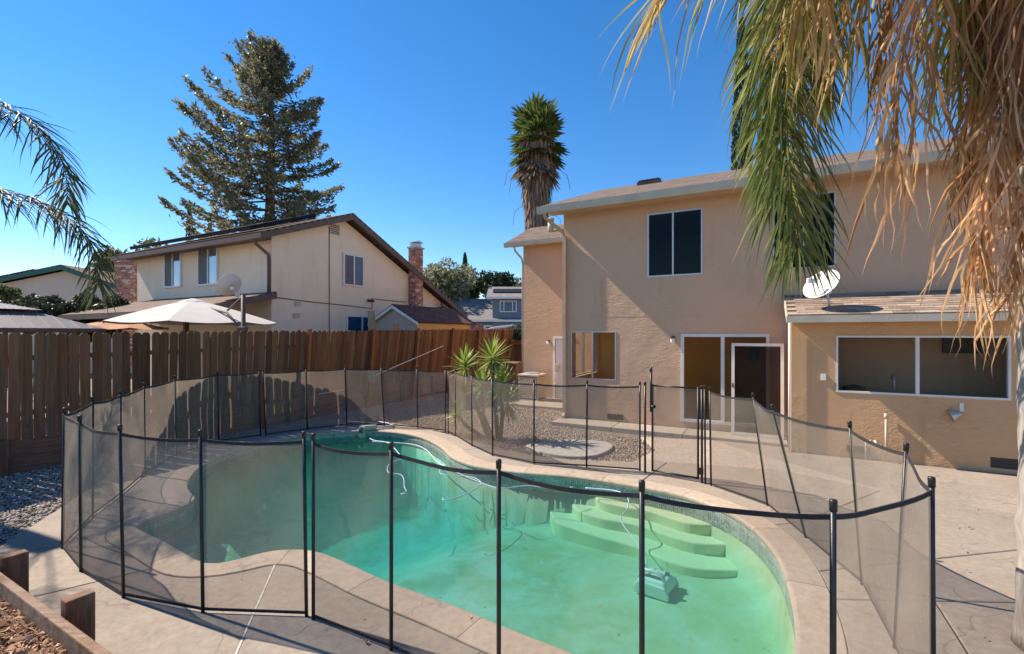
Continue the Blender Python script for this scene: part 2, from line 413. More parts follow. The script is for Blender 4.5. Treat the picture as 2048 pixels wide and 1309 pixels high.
def ground_mat():
    m, n, l = new_mat('ground_soil')
    vec = coords(n, l, world=True)
    a = ramp(n, l, noise(n, l, vec, 0.6, 6, 0.7), 0.3, 0.7)
    c = mixc(n, l, a, (0.17, 0.135, 0.105), (0.30, 0.25, 0.20))
    vo = n.new('ShaderNodeTexVoronoi'); vo.inputs['Scale'].default_value = 32; l.new(vec, vo.inputs['Vector'])
    sep = n.new('ShaderNodeSeparateColor'); l.new(vo.outputs['Color'], sep.inputs[0])
    c = mixc(n, l, 0.55, c, mixc(n, l, sep.outputs[0], (0.12, 0.10, 0.085), (0.42, 0.36, 0.31)))
    finish(n, l, c, 0.95, 0.1, 0, vo.outputs['Distance'], 1.0, 0.03)
    return m
M_GROUND = ground_mat()

def plaster_mat(nm='pool_plaster', lift=0.0):
    m, n, l = new_mat(nm)
    vec = coords(n, l, world=True)
    base = (0.60, 0.66, 0.52)
    a = ramp(n, l, noise(n, l, vec, 0.8, 6, 0.65, 0.8), 0.36, 0.66)
    c = mixc(n, l, a, (0.31, 0.36, 0.19), (0.58, 0.64, 0.56))
    b = ramp(n, l, noise(n, l, vec, 3.2, 6, 0.7, 0.6), 0.48, 0.72)
    bm = n.new('ShaderNodeMath'); bm.operation = 'MULTIPLY'; l.new(b, bm.inputs[0]); bm.inputs[1].default_value = 0.8
    c = mixc(n, l, bm.outputs[0], c, (0.62, 0.70, 0.68))
    # algae settled in blotches
    al = ramp(n, l, noise(n, l, vec, 1.7, 5, 0.6, 1.5), 0.55, 0.75)
    am = n.new('ShaderNodeMath'); am.operation = 'MULTIPLY'; l.new(al, am.inputs[0]); am.inputs[1].default_value = 0.5
    c = mixc(n, l, am.outputs[0], c, (0.40, 0.42, 0.14))
    sx = n.new('ShaderNodeSeparateXYZ'); l.new(vec, sx.inputs[0])
    mr = n.new('ShaderNodeMapRange'); mr.inputs['From Min'].default_value = -1.6; mr.inputs['From Max'].default_value = 1.8; mr.inputs['To Max'].default_value = 0.46
    wob = n.new('ShaderNodeMath'); wob.operation = 'MULTIPLY_ADD'; l.new(noise(n, l, vec, 0.9, 5, 0.6, 1.0), wob.inputs[0]); wob.inputs[1].default_value = 4.5; 
    wo2 = n.new('ShaderNodeMath'); wo2.operation = 'SUBTRACT'; l.new(sx.outputs[0], wo2.inputs[0]); wo2.inputs[1].default_value = 2.25; l.new(wo2.outputs[0], wob.inputs[2])
    l.new(wob.outputs[0], mr.inputs['Value'])
    c = mixc(n, l, mr.outputs[0], c, (0.58, 0.53, 0.25))
    vo = n.new('ShaderNodeTexVoronoi'); vo.inputs['Scale'].default_value = 5.5; l.new(vec, vo.inputs['Vector'])
    d = ramp(n, l, vo.outputs['Distance'], 0.05, 0.11, (1, 1, 1, 1), (0, 0, 0, 1))
    msk = ramp(n, l, noise(n, l, vec, 0.7, 2, 0.5), 0.52, 0.6)
    dm = n.new('ShaderNodeMath'); dm.operation = 'MULTIPLY'; l.new(d, dm.inputs[0]); l.new(msk, dm.inputs[1])
    c = mixc(n, l, dm.outputs[0], c, (0.16, 0.17, 0.10))
    if lift: c = mixc(n, l, lift, c, (0.86, 0.80, 0.50))
    finish(n, l, c, 0.9, 0.1)
    return m
M_PLASTER = plaster_mat()
M_PLASTER_S = plaster_mat('step_plaster', 0.72)

def tileband_mat():
    m, n, l = new_mat('mosaic_tile')
    tc = n.new('ShaderNodeTexCoord')
    br = n.new('ShaderNodeTexBrick'); l.new(tc.outputs['UV'], br.inputs['Vector']); br.offset = 0.0
    br.inputs['Scale'].default_value = 1.0; br.inputs['Brick Width'].default_value = 0.028; br.inputs['Row Height'].default_value = 0.028
    br.inputs['Mortar Size'].default_value = 0.003
    br.inputs['Color1'].default_value = (0.03, 0.05, 0.07, 1); br.inputs['Color2'].default_value = (0.30, 0.34, 0.36, 1); br.inputs['Mortar'].default_value = (0.4, 0.4, 0.38, 1)
    f = ramp(n, l, noise(n, l, tc.outputs['UV'], 3, 4, 0.6), 0.45, 0.7)
    fm = n.new('ShaderNodeMath'); fm.operation = 'MULTIPLY'; l.new(f, fm.inputs[0]); fm.inputs[1].default_value = 0.5
    c = mixc(n, l, fm.outputs[0], br.outputs['Color'], (0.55, 0.55, 0.5))
    finish(n, l, c, 0.25, 0.5)
    return m
M_TILE = tileband_mat()

def water_mat():
    m, n, l = new_mat('pool_water')
    out = n.new('ShaderNodeOutputMaterial'); t = n.new('ShaderNodeBsdfTransparent'); g = n.new('ShaderNodeBsdfGlossy')
    g.inputs['Roughness'].default_value = 0.03
    fr = n.new('ShaderNodeFresnel'); fr.inputs[0].default_value = 1.33
    vec = coords(n, l, world=True)
    bn = n.new('ShaderNodeBump'); bn.inputs['Strength'].default_value = 0.22; bn.inputs['Distance'].default_value = 0.03
    l.new(noise(n, l, vec, 3.0, 3, 0.5), bn.inputs['Height']); l.new(bn.outputs[0], g.inputs['Normal'])
    mx = n.new('ShaderNodeMixShader'); l.new(fr.outputs[0], mx.inputs[0]); l.new(t.outputs[0], mx.inputs[1]); l.new(g.outputs[0], mx.inputs[2])
    l.new(mx.outputs[0], out.inputs[0])
    va = n.new('ShaderNodeVolumeAbsorption'); va.inputs['Color'].default_value = (0.22, 0.90, 0.895, 1); va.inputs['Density'].default_value = 1.0
    vs_ = n.new('ShaderNodeVolumeScatter'); vs_.inputs['Color'].default_value = (0.10, 0.85, 0.72, 1); vs_.inputs['Density'].default_value = 0.13; vs_.inputs['Anisotropy'].default_value = 0.2
    ad = n.new('ShaderNodeAddShader'); l.new(va.outputs[0], ad.inputs[0]); l.new(vs_.outputs[0], ad.inputs[1])
    l.new(ad.outputs[0], out.inputs['Volume'])
    return m
M_WATER = water_mat()

# ------------------------------------------------------------------ mesh helpers
def wloc(o):
    p = Vector((0, 0, 0))
    while o is not None:
        p += o.location; o = o.parent
    return p

def tag(o, label, cat, group=None):
    o['label'] = label; o['category'] = cat
    if group: o['group'] = group
    return o

def thing(name, label, cat, loc=(0, 0, 0), group=None):
    o = bpy.data.objects.new(name, None); COL.objects.link(o)
    o.empty_display_size = 0.2; o.location = loc
    return tag(o, label, cat, group)

def link(name, me, parent=None, loc=None, rot=None):
    o = bpy.data.objects.new(name, me); COL.objects.link(o)
    if parent is not None: o.parent = parent
    if loc is not None: o.location = loc
    if rot is not None: o.rotation_euler = rot
    return o

class MB:
    def __init__(s): s.v = []; s.f = []; s.uv = None
    def add(s, vs, fs):
        k = len(s.v); s.v.extend(tuple(p) for p in vs); s.f.extend(tuple(i + k for i in f) for f in fs)
    def obox(s, o, a, b, c):
        o, a, b, c = Vector(o), Vector(a), Vector(b), Vector(c)
        if a.cross(b).dot(c) < 0: a, b = b, a
        s.add([o, o + a, o + a + b, o + b, o + c, o + a + c, o + a + b + c, o + b + c],
              [(0, 3, 2, 1), (4, 5, 6, 7), (0, 1, 5, 4), (1, 2, 6, 5), (2, 3, 7, 6), (3, 0, 4, 7)])
    def ubox(s, u0, u1, v0, v1, z0, z1):
        s.obox(W(u0, v0, z0), UD * (u1 - u0), VD * (v1 - v0), ZD * (z1 - z0))
    def box(s, x0, x1, y0, y1, z0, z1):
        s.obox((x0, y0, z0), (x1 - x0, 0, 0), (0, y1 - y0, 0), (0, 0, z1 - z0))
    def prism(s, poly, vec):
        poly = [Vector(p) for p in poly]; vec = Vector(vec); n = len(poly)
        nr = Vector((0, 0, 0))
        for i in range(n): nr += poly[i].cross(poly[(i + 1) % n])
        if nr.dot(vec) > 0: poly = poly[::-1]
        k = len(s.v)
        s.v.extend(tuple(p) for p in poly); s.v.extend(tuple(p + vec) for p in poly)
        s.f.append(tuple(k + i for i in range(n))); s.f.append(tuple(k + n + i for i in reversed(range(n))))
        for i in range(n):
            j = (i + 1) % n; s.f.append((k + j, k + i, k + n + i, k + n + j))
    def tube(s, pts, r, n=8, cap=True):
        pts = [Vector(p) for p in pts]; m = len(pts)
        rs = r if isinstance(r, (list, tuple)) else [r] * m
        k = len(s.v)
        t0 = (pts[1] - pts[0]).normalized()
        ref = Vector((0, 0, 1)) if abs(t0.z) < 0.9 else Vector((1, 0, 0))
        a = t0.cross(ref).normalized()
        for i in range(m):
            t = (pts[min(i + 1, m - 1)] - pts[max(i - 1, 0)])
            t = t.normalized() if t.length > 1e-9 else t0
            a = (a - t * a.dot(t))
            a = a.normalized() if a.length > 1e-6 else t.orthogonal().normalized()
            b = t.cross(a)
            for j in range(n):
                q = 2 * math.pi * j / n
                s.v.append(tuple(pts[i] + (a * math.cos(q) + b * math.sin(q)) * rs[i]))
        for i in range(m - 1):
            for j in range(n):
                j2 = (j + 1) % n
                s.f.append((k + i * n + j, k + i * n + j2, k + (i + 1) * n + j2, k + (i + 1) * n + j))
        if cap:
            s.f.append(tuple(k + j for j in reversed(range(n)))); s.f.append(tuple(k + (m - 1) * n + j for j in range(n)))
    def lathe(s, c, prof, n=16, axis=Vector((0, 0, 1)), cap=True):
        axis = Vector(axis).normalized(); a = axis.orthogonal().normalized(); b = axis.cross(a); c = Vector(c); k = len(s.v)
        for r, h in prof:
            for j in range(n):
                q = 2 * math.pi * j / n
                s.v.append(tuple(c + axis * h + (a * math.cos(q) + b * math.sin(q)) * r))
        m = len(prof)
        for i in range(m - 1):
            for j in range(n):
                j2 = (j + 1) % n
                s.f.append((k + i * n + j, k + i * n + j2, k + (i + 1) * n + j2, k + (i + 1) * n + j))
        if cap:
            s.f.append(tuple(k + j for j in reversed(range(n)))); s.f.append(tuple(k + (m - 1) * n + j for j in range(n)))
    def mesh(s, name, mat, off=Vector((0, 0, 0)), smooth=False):
        me = bpy.data.meshes.new(name)
        me.from_pydata([(p[0] - off[0], p[1] - off[1], p[2] - off[2]) for p in s.v], [], s.f)
        if mat: me.materials.append(mat)
        if smooth: me.polygons.foreach_set('use_smooth', [True] * len(me.polygons))
        me.update()
        return me
    def build(s, name, mat, parent=None, smooth=False, origin=None, bevel=0.0):
        off = wloc(parent) if parent is not None else (Vector(origin) if origin is not None else Vector((0, 0, 0)))
        me = s.mesh(name, mat, off, smooth)
        o = link(name, me, parent, None if parent is not None else off)
        if bevel > 0:
            b = o.modifiers.new('bevel', 'BEVEL'); b.width = bevel; b.segments = 2; b.limit_method = 'ANGLE'; b.angle_limit = R(40)
        return o

def part(name, mat, parent, fn, smooth=False, bevel=0.0):
    mb = MB(); fn(mb)
    return mb.build(name, mat, parent, smooth, bevel=bevel)

def big_mesh(name, verts, faces, mat, parent=None, origin=(0, 0, 0), smooth=False):
    """verts Nx3 array, faces Mx(3|4) array"""
    me = bpy.data.meshes.new(name)
    verts = np.asarray(verts, dtype=np.float32) - np.asarray(origin, dtype=np.float32)
    faces = np.asarray(faces, dtype=np.int32)
    k = faces.shape[1]
    me.vertices.add(len(verts)); me.vertices.foreach_set('co', verts.ravel())
    me.loops.add(faces.size); me.loops.foreach_set('vertex_index', faces.ravel())
    me.polygons.add(len(faces)); me.polygons.foreach_set('loop_start', np.arange(0, faces.size, k, dtype=np.int32))
    me.polygons.foreach_set('loop_total', np.full(len(faces), k, dtype=np.int32))
    if smooth: me.polygons.foreach_set('use_smooth', np.ones(len(faces), dtype=bool))
    me.materials.append(mat); me.update(calc_edges=True)
    return link(name, me, parent, None if parent is not None else origin)

def structure(o):
    o['kind'] = 'structure'; return o
def stuff(o):
    o['kind'] = 'stuff'; return o

def inside(poly, x, y):
    poly = np.asarray(poly); x = np.asarray(x); y = np.asarray(y); c = np.zeros(x.shape, bool); n = len(poly)
    for i in range(n):
        x0, y0 = poly[i][:2]; x1, y1 = poly[(i + 1) % n][:2]
        if y0 == y1: continue
        c ^= ((y0 > y) != (y1 > y)) & (x < (x1 - x0) * (y - y0) / (y1 - y0) + x0)
    return c

def catmull(pts, step, closed=True, alpha=0.5):
    P = [np.array(p, float) for p in pts]; n = len(P); out = []
    rng = range(n) if closed else range(n - 1)
    for i in rng:
        if closed: p0, p1, p2, p3 = P[i - 1], P[i], P[(i + 1) % n], P[(i + 2) % n]
        else: p0, p1, p2, p3 = P[max(i - 1, 0)], P[i], P[i + 1], P[min(i + 2, n - 1)]
        m = max(1, int(round(np.linalg.norm(p2 - p1) / step)))
        for k in range(m):
            t = k / m
            out.append(0.5 * ((2 * p1) + (-p0 + p2) * t + (2 * p0 - 5 * p1 + 4 * p2 - p3) * t * t + (-p0 + 3 * p1 - 3 * p2 + p3) * t ** 3))
    if not closed: out.append(P[-1])
    return np.array(out)

def offset_loop(L, d):
    """outward offset of a closed loop (counter-clockwise), smoothed against folds"""
    n = len(L); t = np.roll(L, -2, 0) - np.roll(L, 2, 0); t /= np.linalg.norm(t, axis=1)[:, None] + 1e-9
    nr = np.stack([t[:, 1], -t[:, 0]], 1)
    return L + nr * d

# ------------------------------------------------------------------ pool outline, deck, ground
POOL_CW = [(-3.33, 10.62), (-2.63, 10.48), (-1.97, 10.04), (-1.41, 9.19), (-1.06, 8.37), (-0.61, 7.82), (0.05, 7.47), (0.97, 7.21), (1.75, 6.80), (2.32, 6.38), (2.62, 5.91), (2.72, 5.37), (2.64, 4.75), (2.44, 4.18), (2.19, 3.65), (1.95, 3.25), (1.68, 2.97), (1.35, 2.84), (0.95, 2.94), (0.43, 3.23), (-0.09, 3.55), (-0.5, 3.82), (-1.08, 4.16), (-1.54, 4.48), (-1.88, 4.70), (-2.16, 4.79), (-2.42, 4.76), (-2.60, 4.64), (-2.74, 4.53), (-2.89, 4.50), (-3.06, 4.57), (-3.66, 4.96), (-4.20, 5.29), (-4.29, 5.38), (-4.27, 5.55), (-4.20, 5.80), (-4.17, 6.08), (-4.26, 6.32), (-4.55, 6.62), (-4.83, 7.03), (-5.10, 7.66), (-5.27, 8.48), (-5.12, 9.28), (-4.62, 10.05), (-4.04, 10.44)]
POOL = catmull(POOL_CW[::-1], 0.08)
COPE_OUT = offset_loop(POOL, 0.31)
for _ in range(6):
    COPE_OUT = 0.5 * COPE_OUT + 0.25 * (np.roll(COPE_OUT, 1, 0) + np.roll(COPE_OUT, -1, 0))
NP_ = len(POOL)

DECK = [(-5.05, 4.2), (-5.3, 4.84), (-5.72, 5.96), (-6.3, 7.4), (-6.62, 8.6), (-6.4, 9.5), (-6.0, 10.2), (-5.3, 11.4), (-4.45, 12.2), (-3.3, 11.95), (-2.1, 11.0), (-1.35, 10.25), (-0.6, 9.45), (-0.1, 8.95), (0.39, 8.48), (1.0, 8.24), (2.06, 8.08), (2.75, 8.95), (2.73, 10.05)]
w_ = [W(10.56, 0.9), W(10.56, -0.40), W(10.17, -0.44), W(10.17, -9.0)]
DECK += [(p.x, p.y) for p in w_] + [(14.0, -3.0), (-1.0, -3.0), (-2.6, 1.2), (-4.6, 3.0)]

JOINTS = [[(-2.28, 4.55), (-1.6, 2.2), (-0.8, -3.0)],
          [(-4.83, 5.2), (-5.06, 5.71), (-5.49, 6.67), (-5.95, 7.75), (-6.7, 9.0)],
          [(-5.03, 5.67), (-4.30, 5.35)], [(-5.40, 6.52), (-4.2, 5.98)],
          [(-5.4, 3.4), (-3.96, 3.96), (-3.2, 4.55)],
          [(-4.83, 5.2), (-4.3, 4.9), (-3.35, 4.45)],
          [(5.2, 6.62), (6.22, 5.71), (9.0, 3.2)], [(2.8, 4.35), (5.17, 4.79), (9.5, 5.6)], [(2.6, 3.9), (4.12, 3.85), (12, 3.6)],
          [(3.5, 3.9), (3.14, 3.23), (1.5, 0.0), (0.5, -3.0)], [(2.25, 8.5), (2.66, 8.05), (1.85, 6.9)], [(0.1, 3.5), (-0.5, 3.0), (-1.6, 2.2)],
          [(5.2, 6.62), (3.2, 6.9)], [(5.2, 6.62), (4.4, 8.9), (4.0, 10.1)], [(2.66, 8.05), (4.4, 7.55), (5.2, 6.62)], [(2.5, 5.3), (3.4, 5.5), (5.2, 6.62)],
          [(-4.9, 8.0), (-6.6, 8.35)], [(-4.6, 10.0), (-5.6, 11.2)], [(-2.7, 10.4), (-2.9, 12.3)], [(-1.2, 8.8), (-0.2, 9.2)], [(6.22, 5.71), (8.2, 7.6)],
          [(-3.3, 1.9), (-1.6, 2.2)], [(0.9, 2.9), (0.6, 1.0), (3.14, 3.23)]]

def cdt_regions(loops, lines, eps=1e-5, densify=0.0):
    vs, es = [], []
    for L in loops:
        k = len(vs); n = len(L); vs += [Vector((p[0], p[1])) for p in L]; es += [(k + i, k + (i + 1) % n) for i in range(n)]
    for L in lines:
        k = len(vs); n = len(L); vs += [Vector((p[0], p[1])) for p in L]; es += [(k + i, k + i + 1) for i in range(n - 1)]
    ov, oe, of, _, oie, _ = delaunay_2d_cdt(vs, es, [], 0, eps, True)
    cons = {tuple(sorted(e)) for e, ids in zip(oe, oie) if ids}
    emap = {}
    for fi, f in enumerate(of):
        for i in range(3): emap.setdefault(tuple(sorted((f[i], f[(i + 1) % 3]))), []).append(fi)
    reg = [-1] * len(of); nr = 0
    for s in range(len(of)):
        if reg[s] >= 0: continue
        st = [s]; reg[s] = nr
        while st:
            f = st.pop()
            for i in range(3):
                e = tuple(sorted((of[f][i], of[f][(i + 1) % 3])))
                if e in cons: continue
                for g in emap[e]:
                    if reg[g] < 0: reg[g] = nr; st.append(g)
        nr += 1
    return ov, of, reg, nr

ov, of, reg, nr = cdt_regions([DECK, COPE_OUT], JOINTS)
deck = structure(bpy.data.objects.new('patio_deck', None)); COL.objects.link(deck)
for r_ in range(nr):
    tris = [f for f, q in zip(of, reg) if q == r_]
    a = 0.0; cx = cy = 0.0
    for f in tris:
        p, q, s = (ov[i] for i in f); t = abs((q - p).cross(s - p)) / 2; a += t
    big = max(tris, key=lambda f: abs((ov[f[1]] - ov[f[0]]).cross(ov[f[2]] - ov[f[0]])))
    c = (ov[big[0]] + ov[big[1]] + ov[big[2]]) / 3
    if a < 0.03 or not inside(DECK, c.x, c.y) or inside(COPE_OUT, c.x, c.y): continue
    bm = bmesh.new(); ids = {}
    for f in tris:
        for i in f:
            if i not in ids: ids[i] = bm.verts.new((ov[i].x, ov[i].y, 0.0))
    for f in tris:
        try: bm.faces.new([ids[i] for i in f])
        except ValueError: pass
    bmesh.ops.recalc_face_normals(bm, faces=bm.faces)
    for f in bm.faces:
        if f.normal.z < 0: f.normal_flip()
    res = bmesh.ops.inset_region(bm, faces=list(bm.faces), thickness=0.006, use_even_offset=True, use_boundary=True)
    bmesh.ops.delete(bm, geom=res['faces'], context='FACES')
    res = bmesh.ops.inset_region(bm, faces=list(bm.faces), thickness=0.007, use_even_offset=True, use_boundary=True)
    for v in bm.verts:
        if v.is_boundary: v.co.z -= 0.006
    be = [e for e in bm.edges if e.is_boundary]
    ex = bmesh.ops.extrude_edge_only(bm, edges=be)
    for v in ex['geom']:
        if isinstance(v, bmesh.types.BMVert): v.co.z -= 0.07
    me = bpy.data.meshes.new('concrete_slab'); bm.to_mesh(me); bm.free(); agg = any(abs((ov[f[1]] - ov[f[0]]).cross(ov[f[2]] - ov[f[0]])) > 1e-9 and inside([tuple(ov[k]) for k in f], *q) for f in tris for q in ((3.5, 8.7),))
    me.materials.append(M_AGG if agg else M_CONC)
    link('concrete_slab', me, deck)

# pale filler strips standing in two of the joints
for L in (JOINTS[0][:2], [(-5.06, 5.71), (-5.49, 6.67), (-5.95, 7.75)]):
    mb = MB()
    for a, b in zip(L[:-1], L[1:]):
        d = Vector((b[0] - a[0], b[1] - a[1], 0)); s = Vector((-d.y, d.x, 0)).normalized() * 0.008
        mb.obox(Vector((a[0], a[1], -0.05)) - s, d, s * 2, (0, 0, 0.053))
    mb.build('joint_strip', M_STRIP, deck)

# ground sheet to the horizon, with the pool left open
GHOLE = offset_loop(POOL, 0.14)
outer = [(-900, -900), (900, -900), (900, 900), (-900, 900)]
ov, of, reg, nr = cdt_regions([outer, GHOLE], [])
tri = [f for f in of if not inside(GHOLE, *(sum((ov[i] for i in f), Vector((0, 0))) / 3))]
big_mesh_o = big_mesh('ground', [(p.x, p.y, -0.055) for p in ov], tri, M_GROUND)
for p in big_mesh_o.data.polygons: pass
structure(big_mesh_o)

# ------------------------------------------------------------------ swimming pool
pool = thing('swimming_pool', 'freeform in-ground pool of green water with curved corner steps', 'pool', (-1.2, 6.5, 0))
# coping stones
cuts = [0]; acc = 0
seglen = np.linalg.norm(np.roll(POOL, -1, 0) - POOL, axis=1)
for i in range(NP_):
    acc += seglen[i]
    if acc > 1.15: cuts.append(i + 1); acc = 0
cuts.append(NP_)
prof = [(1.0, -0.06), (1.0, 0.004), (0.985, 0.010), (0.55, 0.013), (0.10, 0.012), (0.03, 0.006), (0.0, -0.010), (0.005, -0.035), (0.05, -0.06)]
for a, b in zip(cuts[:-1], cuts[1:]):
    idx = [i % NP_ for i in range(a, b + 1)]
    mb = MB(); k = len(prof)
    I = POOL[idx].copy(); O = COPE_OUT[idx].copy()
    d0 = (I[1] - I[0]); d0 /= np.linalg.norm(d0); d1 = (I[-1] - I[-2]); d1 /= np.linalg.norm(d1)
    I[0] += d0 * .003; O[0] += d0 * .003; I[-1] -= d1 * .003; O[-1] -= d1 * .003
    vs = []
    for p, q in zip(I, O):
        for t, z in prof:
            xy = p + (q - p) * t; vs.append((xy[0], xy[1], z))
    fs = []
    m = len(idx)
    for i in range(m - 1):
        for j in range(k):
            j2 = (j + 1) % k; fs.append((i * k + j, i * k + j2, (i + 1) * k + j2, (i + 1) * k + j))
    fs.append(tuple(range(k))[::-1]); fs.append(tuple((m - 1) * k + j for j in range(k)))
    mb.add(vs, fs)
    o = mb.build('coping_stone', M_COPING, pool)
    bm = bmesh.new(); bm.from_mesh(o.data); bmesh.ops.recalc_face_normals(bm, faces=bm.faces); bm.to_mesh(o.data); bm.free()
# mosaic band
TB = offset_loop(POOL, 0.015)
s_ = np.concatenate([[0], np.cumsum(seglen)])
me = bpy.data.meshes.new('tile_band')
vs = [(p[0], p[1], -0.05) for p in TB] + [(p[0], p[1], -0.27) for p in TB]
fs = [(i, NP_ + i, NP_ + (i + 1) % NP_, (i + 1) % NP_) for i in range(NP_)]
off = wloc(pool)
me.from_pydata([(x - off.x, y - off.y, z) for x, y, z in vs], [], fs)
uvl = me.uv_layers.new(name='UVMap')
for i, p in enumerate(me.polygons):
    u0, u1 = s_[i], s_[i + 1]
    for li, uvc in zip(p.loop_indices, ((u0, 0), (u0, -.22), (u1, -.22), (u1, 0))): uvl.data[li].uv = uvc
me.materials.append(M_TILE); link('tile_band', me, pool)
# basin
gx, gy = np.meshgrid(np.arange(-5.5, 3.0, 0.09), np.arange(2.7, 10.9, 0.09)); gx = gx.ravel(); gy = gy.ravel()
def dist_loop(x, y, L):
    d = np.full(x.shape, 1e9)
    for i in range(len(L)):
        a = L[i]; b = L[(i + 1) % len(L)]; ab = b - a; t = np.clip(((x - a[0]) * ab[0] + (y - a[1]) * ab[1]) / (ab @ ab + 1e-12), 0, 1)
        d = np.minimum(d, np.hypot(x - a[0] - t * ab[0], y - a[1] - t * ab[1]))
    return d
ins = inside(TB, gx, gy); gx = gx[ins]; gy = gy[ins]
TBs = TB[::3]
dl = dist_loop(gx, gy, TBs); k = dl > 0.05; gx, gy, dl = gx[k], gy[k], dl[k]
ring = offset_loop(POOL, -0.02)
def smooth01(t): t = np.clip(t, 0, 1); return t * t * (3 - 2 * t)
def floor_z(x, y):
    s = ((x - 1.4) * (-4.6) + (y - 4.2) * 4.2) / (4.6 ** 2 + 4.2 ** 2)
    z = -(0.63 + 0.14 * np.clip(s / 0.4, 0, 1) + 0.80 * smooth01((s - 0.42) / 0.42))
    d = np.hypot(x + 4.35, y - 5.25)
    z = np.where(d < 0.75, np.maximum(z, -0.36), z)
    z = np.where((d >= 0.75) & (d < 1.2), np.maximum(z, -0.62), z)
    return z
def basin_z(x, y, d):
    f = floor_z(x, y)
    t = np.clip(d / 0.30, 0, 1); cove = np.sqrt(np.clip(1 - (1 - t) ** 2, 0, 1))
    return np.where(d < 0.3, -0.27 + (f + 0.27) * (0.72 + 0.28 * cove), f)
gz = basin_z(gx, gy, dl)
vin = [Vector((p[0], p[1])) for p in TB] + [Vector((p[0], p[1])) for p in np.stack([gx, gy], 1)]
ov, oe, of, oiv, _, _ = delaunay_2d_cdt(vin, [(i, (i + 1) % NP_) for i in range(NP_)], [], 1, 1e-6, True)
Z = []
for ids in oiv:
    i = ids[0] if ids else 0
    Z.append(-0.27 if i < NP_ else gz[i - NP_])
ovn = np.array([(p.x, p.y, z) for p, z in zip(ov, Z)])
basin = big_mesh('basin', ovn - np.array(off), np.array([f for f in of if len(f) == 3]), M_PLASTER, pool, smooth=True)
def step_part(front, z, zb):
    loop = catmull(front, 0.08, closed=False)
    poly = [Vector((p[0], p[1], zb)) for p in loop]
    poly += [Vector((3.05, loop[-1][1] + 0.25, zb)), Vector((2.9, 7.0, zb)), Vector((1.9, 7.5, zb)), Vector((loop[0][0] + 0.05, 7.7, zb))]
    mb = MB(); mb.prism(poly, (0, 0, z - zb))
    o = mb.build('step', M_PLASTER_S, pool); 
    b = o.modifiers.new('bevel', 'BEVEL'); b.width = 0.025; b.segments = 3; b.limit_method = 'ANGLE'; b.angle_limit = R(50)
step_part([(1.23, 7.27), (1.30, 6.94), (1.54, 6.72), (1.93, 6.50), (2.31, 6.11), (2.76, 6.05)], -0.26, -0.9)
step_part([(0.90, 7.38), (0.97, 6.94), (1.24, 6.64), (1.72, 6.38), (2.13, 5.95), (2.41, 5.81), (2.86, 5.80)], -0.40, -0.9)
step_part([(0.57, 7.51), (0.64, 6.89), (0.89, 6.60), (1.19, 6.34), (1.60, 6.05), (1.86, 5.70), (2.20, 5.48), (2.84, 5.44)], -0.54, -0.9)
# water body
WL = offset_loop(POOL, 0.03)
mb = MB(); mb.prism([(p[0], p[1], -2.3) for p in WL], (0, 0, 2.3 - 0.115))
structure(mb.build('water', M_WATER))

# ------------------------------------------------------------------ concrete walk along the house, condenser pad, round slab
walk = structure(bpy.data.objects.new('walkway', None)); COL.objects.link(walk)
vv = [4.62, 3.1, 1.55, -0.40]
for a, b in zip(vv[:-1], vv[1:]):
    mb = MB(); mb.ubox(10.58, 11.28, b + 0.005, a - 0.005, -0.06, 0.055); mb.build('concrete_slab', M_WALK, walk, bevel=0.012)
mb = MB(); mb.ubox(12.7, 14.5, 5.2, 7.3, -0.06, 0.05); mb.build('concrete_slab', M_WALK, walk, bevel=0.012)
slab_xy = catmull([(0.26, 9.1), (0.51, 9.42), (1.1, 9.66), (1.7, 9.58), (1.98, 9.3), (1.85, 8.85), (1.5, 8.42), (1.1, 8.33), (0.6, 8.6)], 0.12)
mb = MB(); mb.prism([(x, y, -0.06) for x, y in slab_xy], (0, 0, 0.09))
tag(mb.build('stepping_slab', concrete('slab_concrete', (0.42, 0.40, 0.37), 0.3, 0.2), None, origin=(1.1, 9.0, 0), bevel=0.02), 'rounded grey concrete slab lying in the gravel by the yucca', 'slab')

# ------------------------------------------------------------------ gravel as real stones
ico = bmesh.new(); bmesh.ops.create_icosphere(ico, subdivisions=1, radius=1.0)
IV = np.array([v.co[:] for v in ico.verts]); IF = np.array([[v.index for v in f.verts] for f in ico.faces]); ico.free()
def stones(name, polys, dens, size, seed, mat=M_GRAVEL, excl=()):
    rg = np.random.default_rng(seed); P = []
    for poly in polys:
        poly = np.array(poly); x0, y0 = poly.min(0); x1, y1 = poly.max(0)
        n = int((x1 - x0) * (y1 - y0) * dens); x = rg.uniform(x0, x1, n); y = rg.uniform(y0, y1, n)
        k = inside(poly, x, y)
        for e in excl: k &= ~inside(e, x, y)
        P.append(np.stack([x[k], y[k]], 1))
    P = np.concatenate(P); n = len(P)
    s = size * rg.uniform(0.5, 1.35, (n, 1, 1)); ax = np.stack([rg.uniform(.7, 1.2, n), rg.uniform(.6, 1.0, n), rg.uniform(.4, .75, n)], 1)[:, None, :]
    jit = rg.uniform(0.82, 1.15, (n, len(IV), 1))
    V = IV[None] * jit * ax * s
    a = rg.uniform(0, 6.283, n); ca, sa = np.cos(a)[:, None], np.sin(a)[:, None]
    t = rg.uniform(-.5, .5, n)[:, None]
    x = V[:, :, 0] * ca - V[:, :, 1] * sa; y = V[:, :, 0] * sa + V[:, :, 1] * ca; z = V[:, :, 2] + x * t * 0.5
    z0 = -0.05 + rg.uniform(0.0, 0.03, (n, 1))
    V = np.stack([x + P[:, 0:1], y + P[:, 1:2], z + z0], 2).reshape(-1, 3)
    F_ = (IF[None] + (np.arange(n) * len(IV))[:, None, None]).reshape(-1, 3)
    return big_mesh(name, V, F_, mat)
def uvp(L): return [(W(u, v).x, W(u, v).y) for u, v in L]
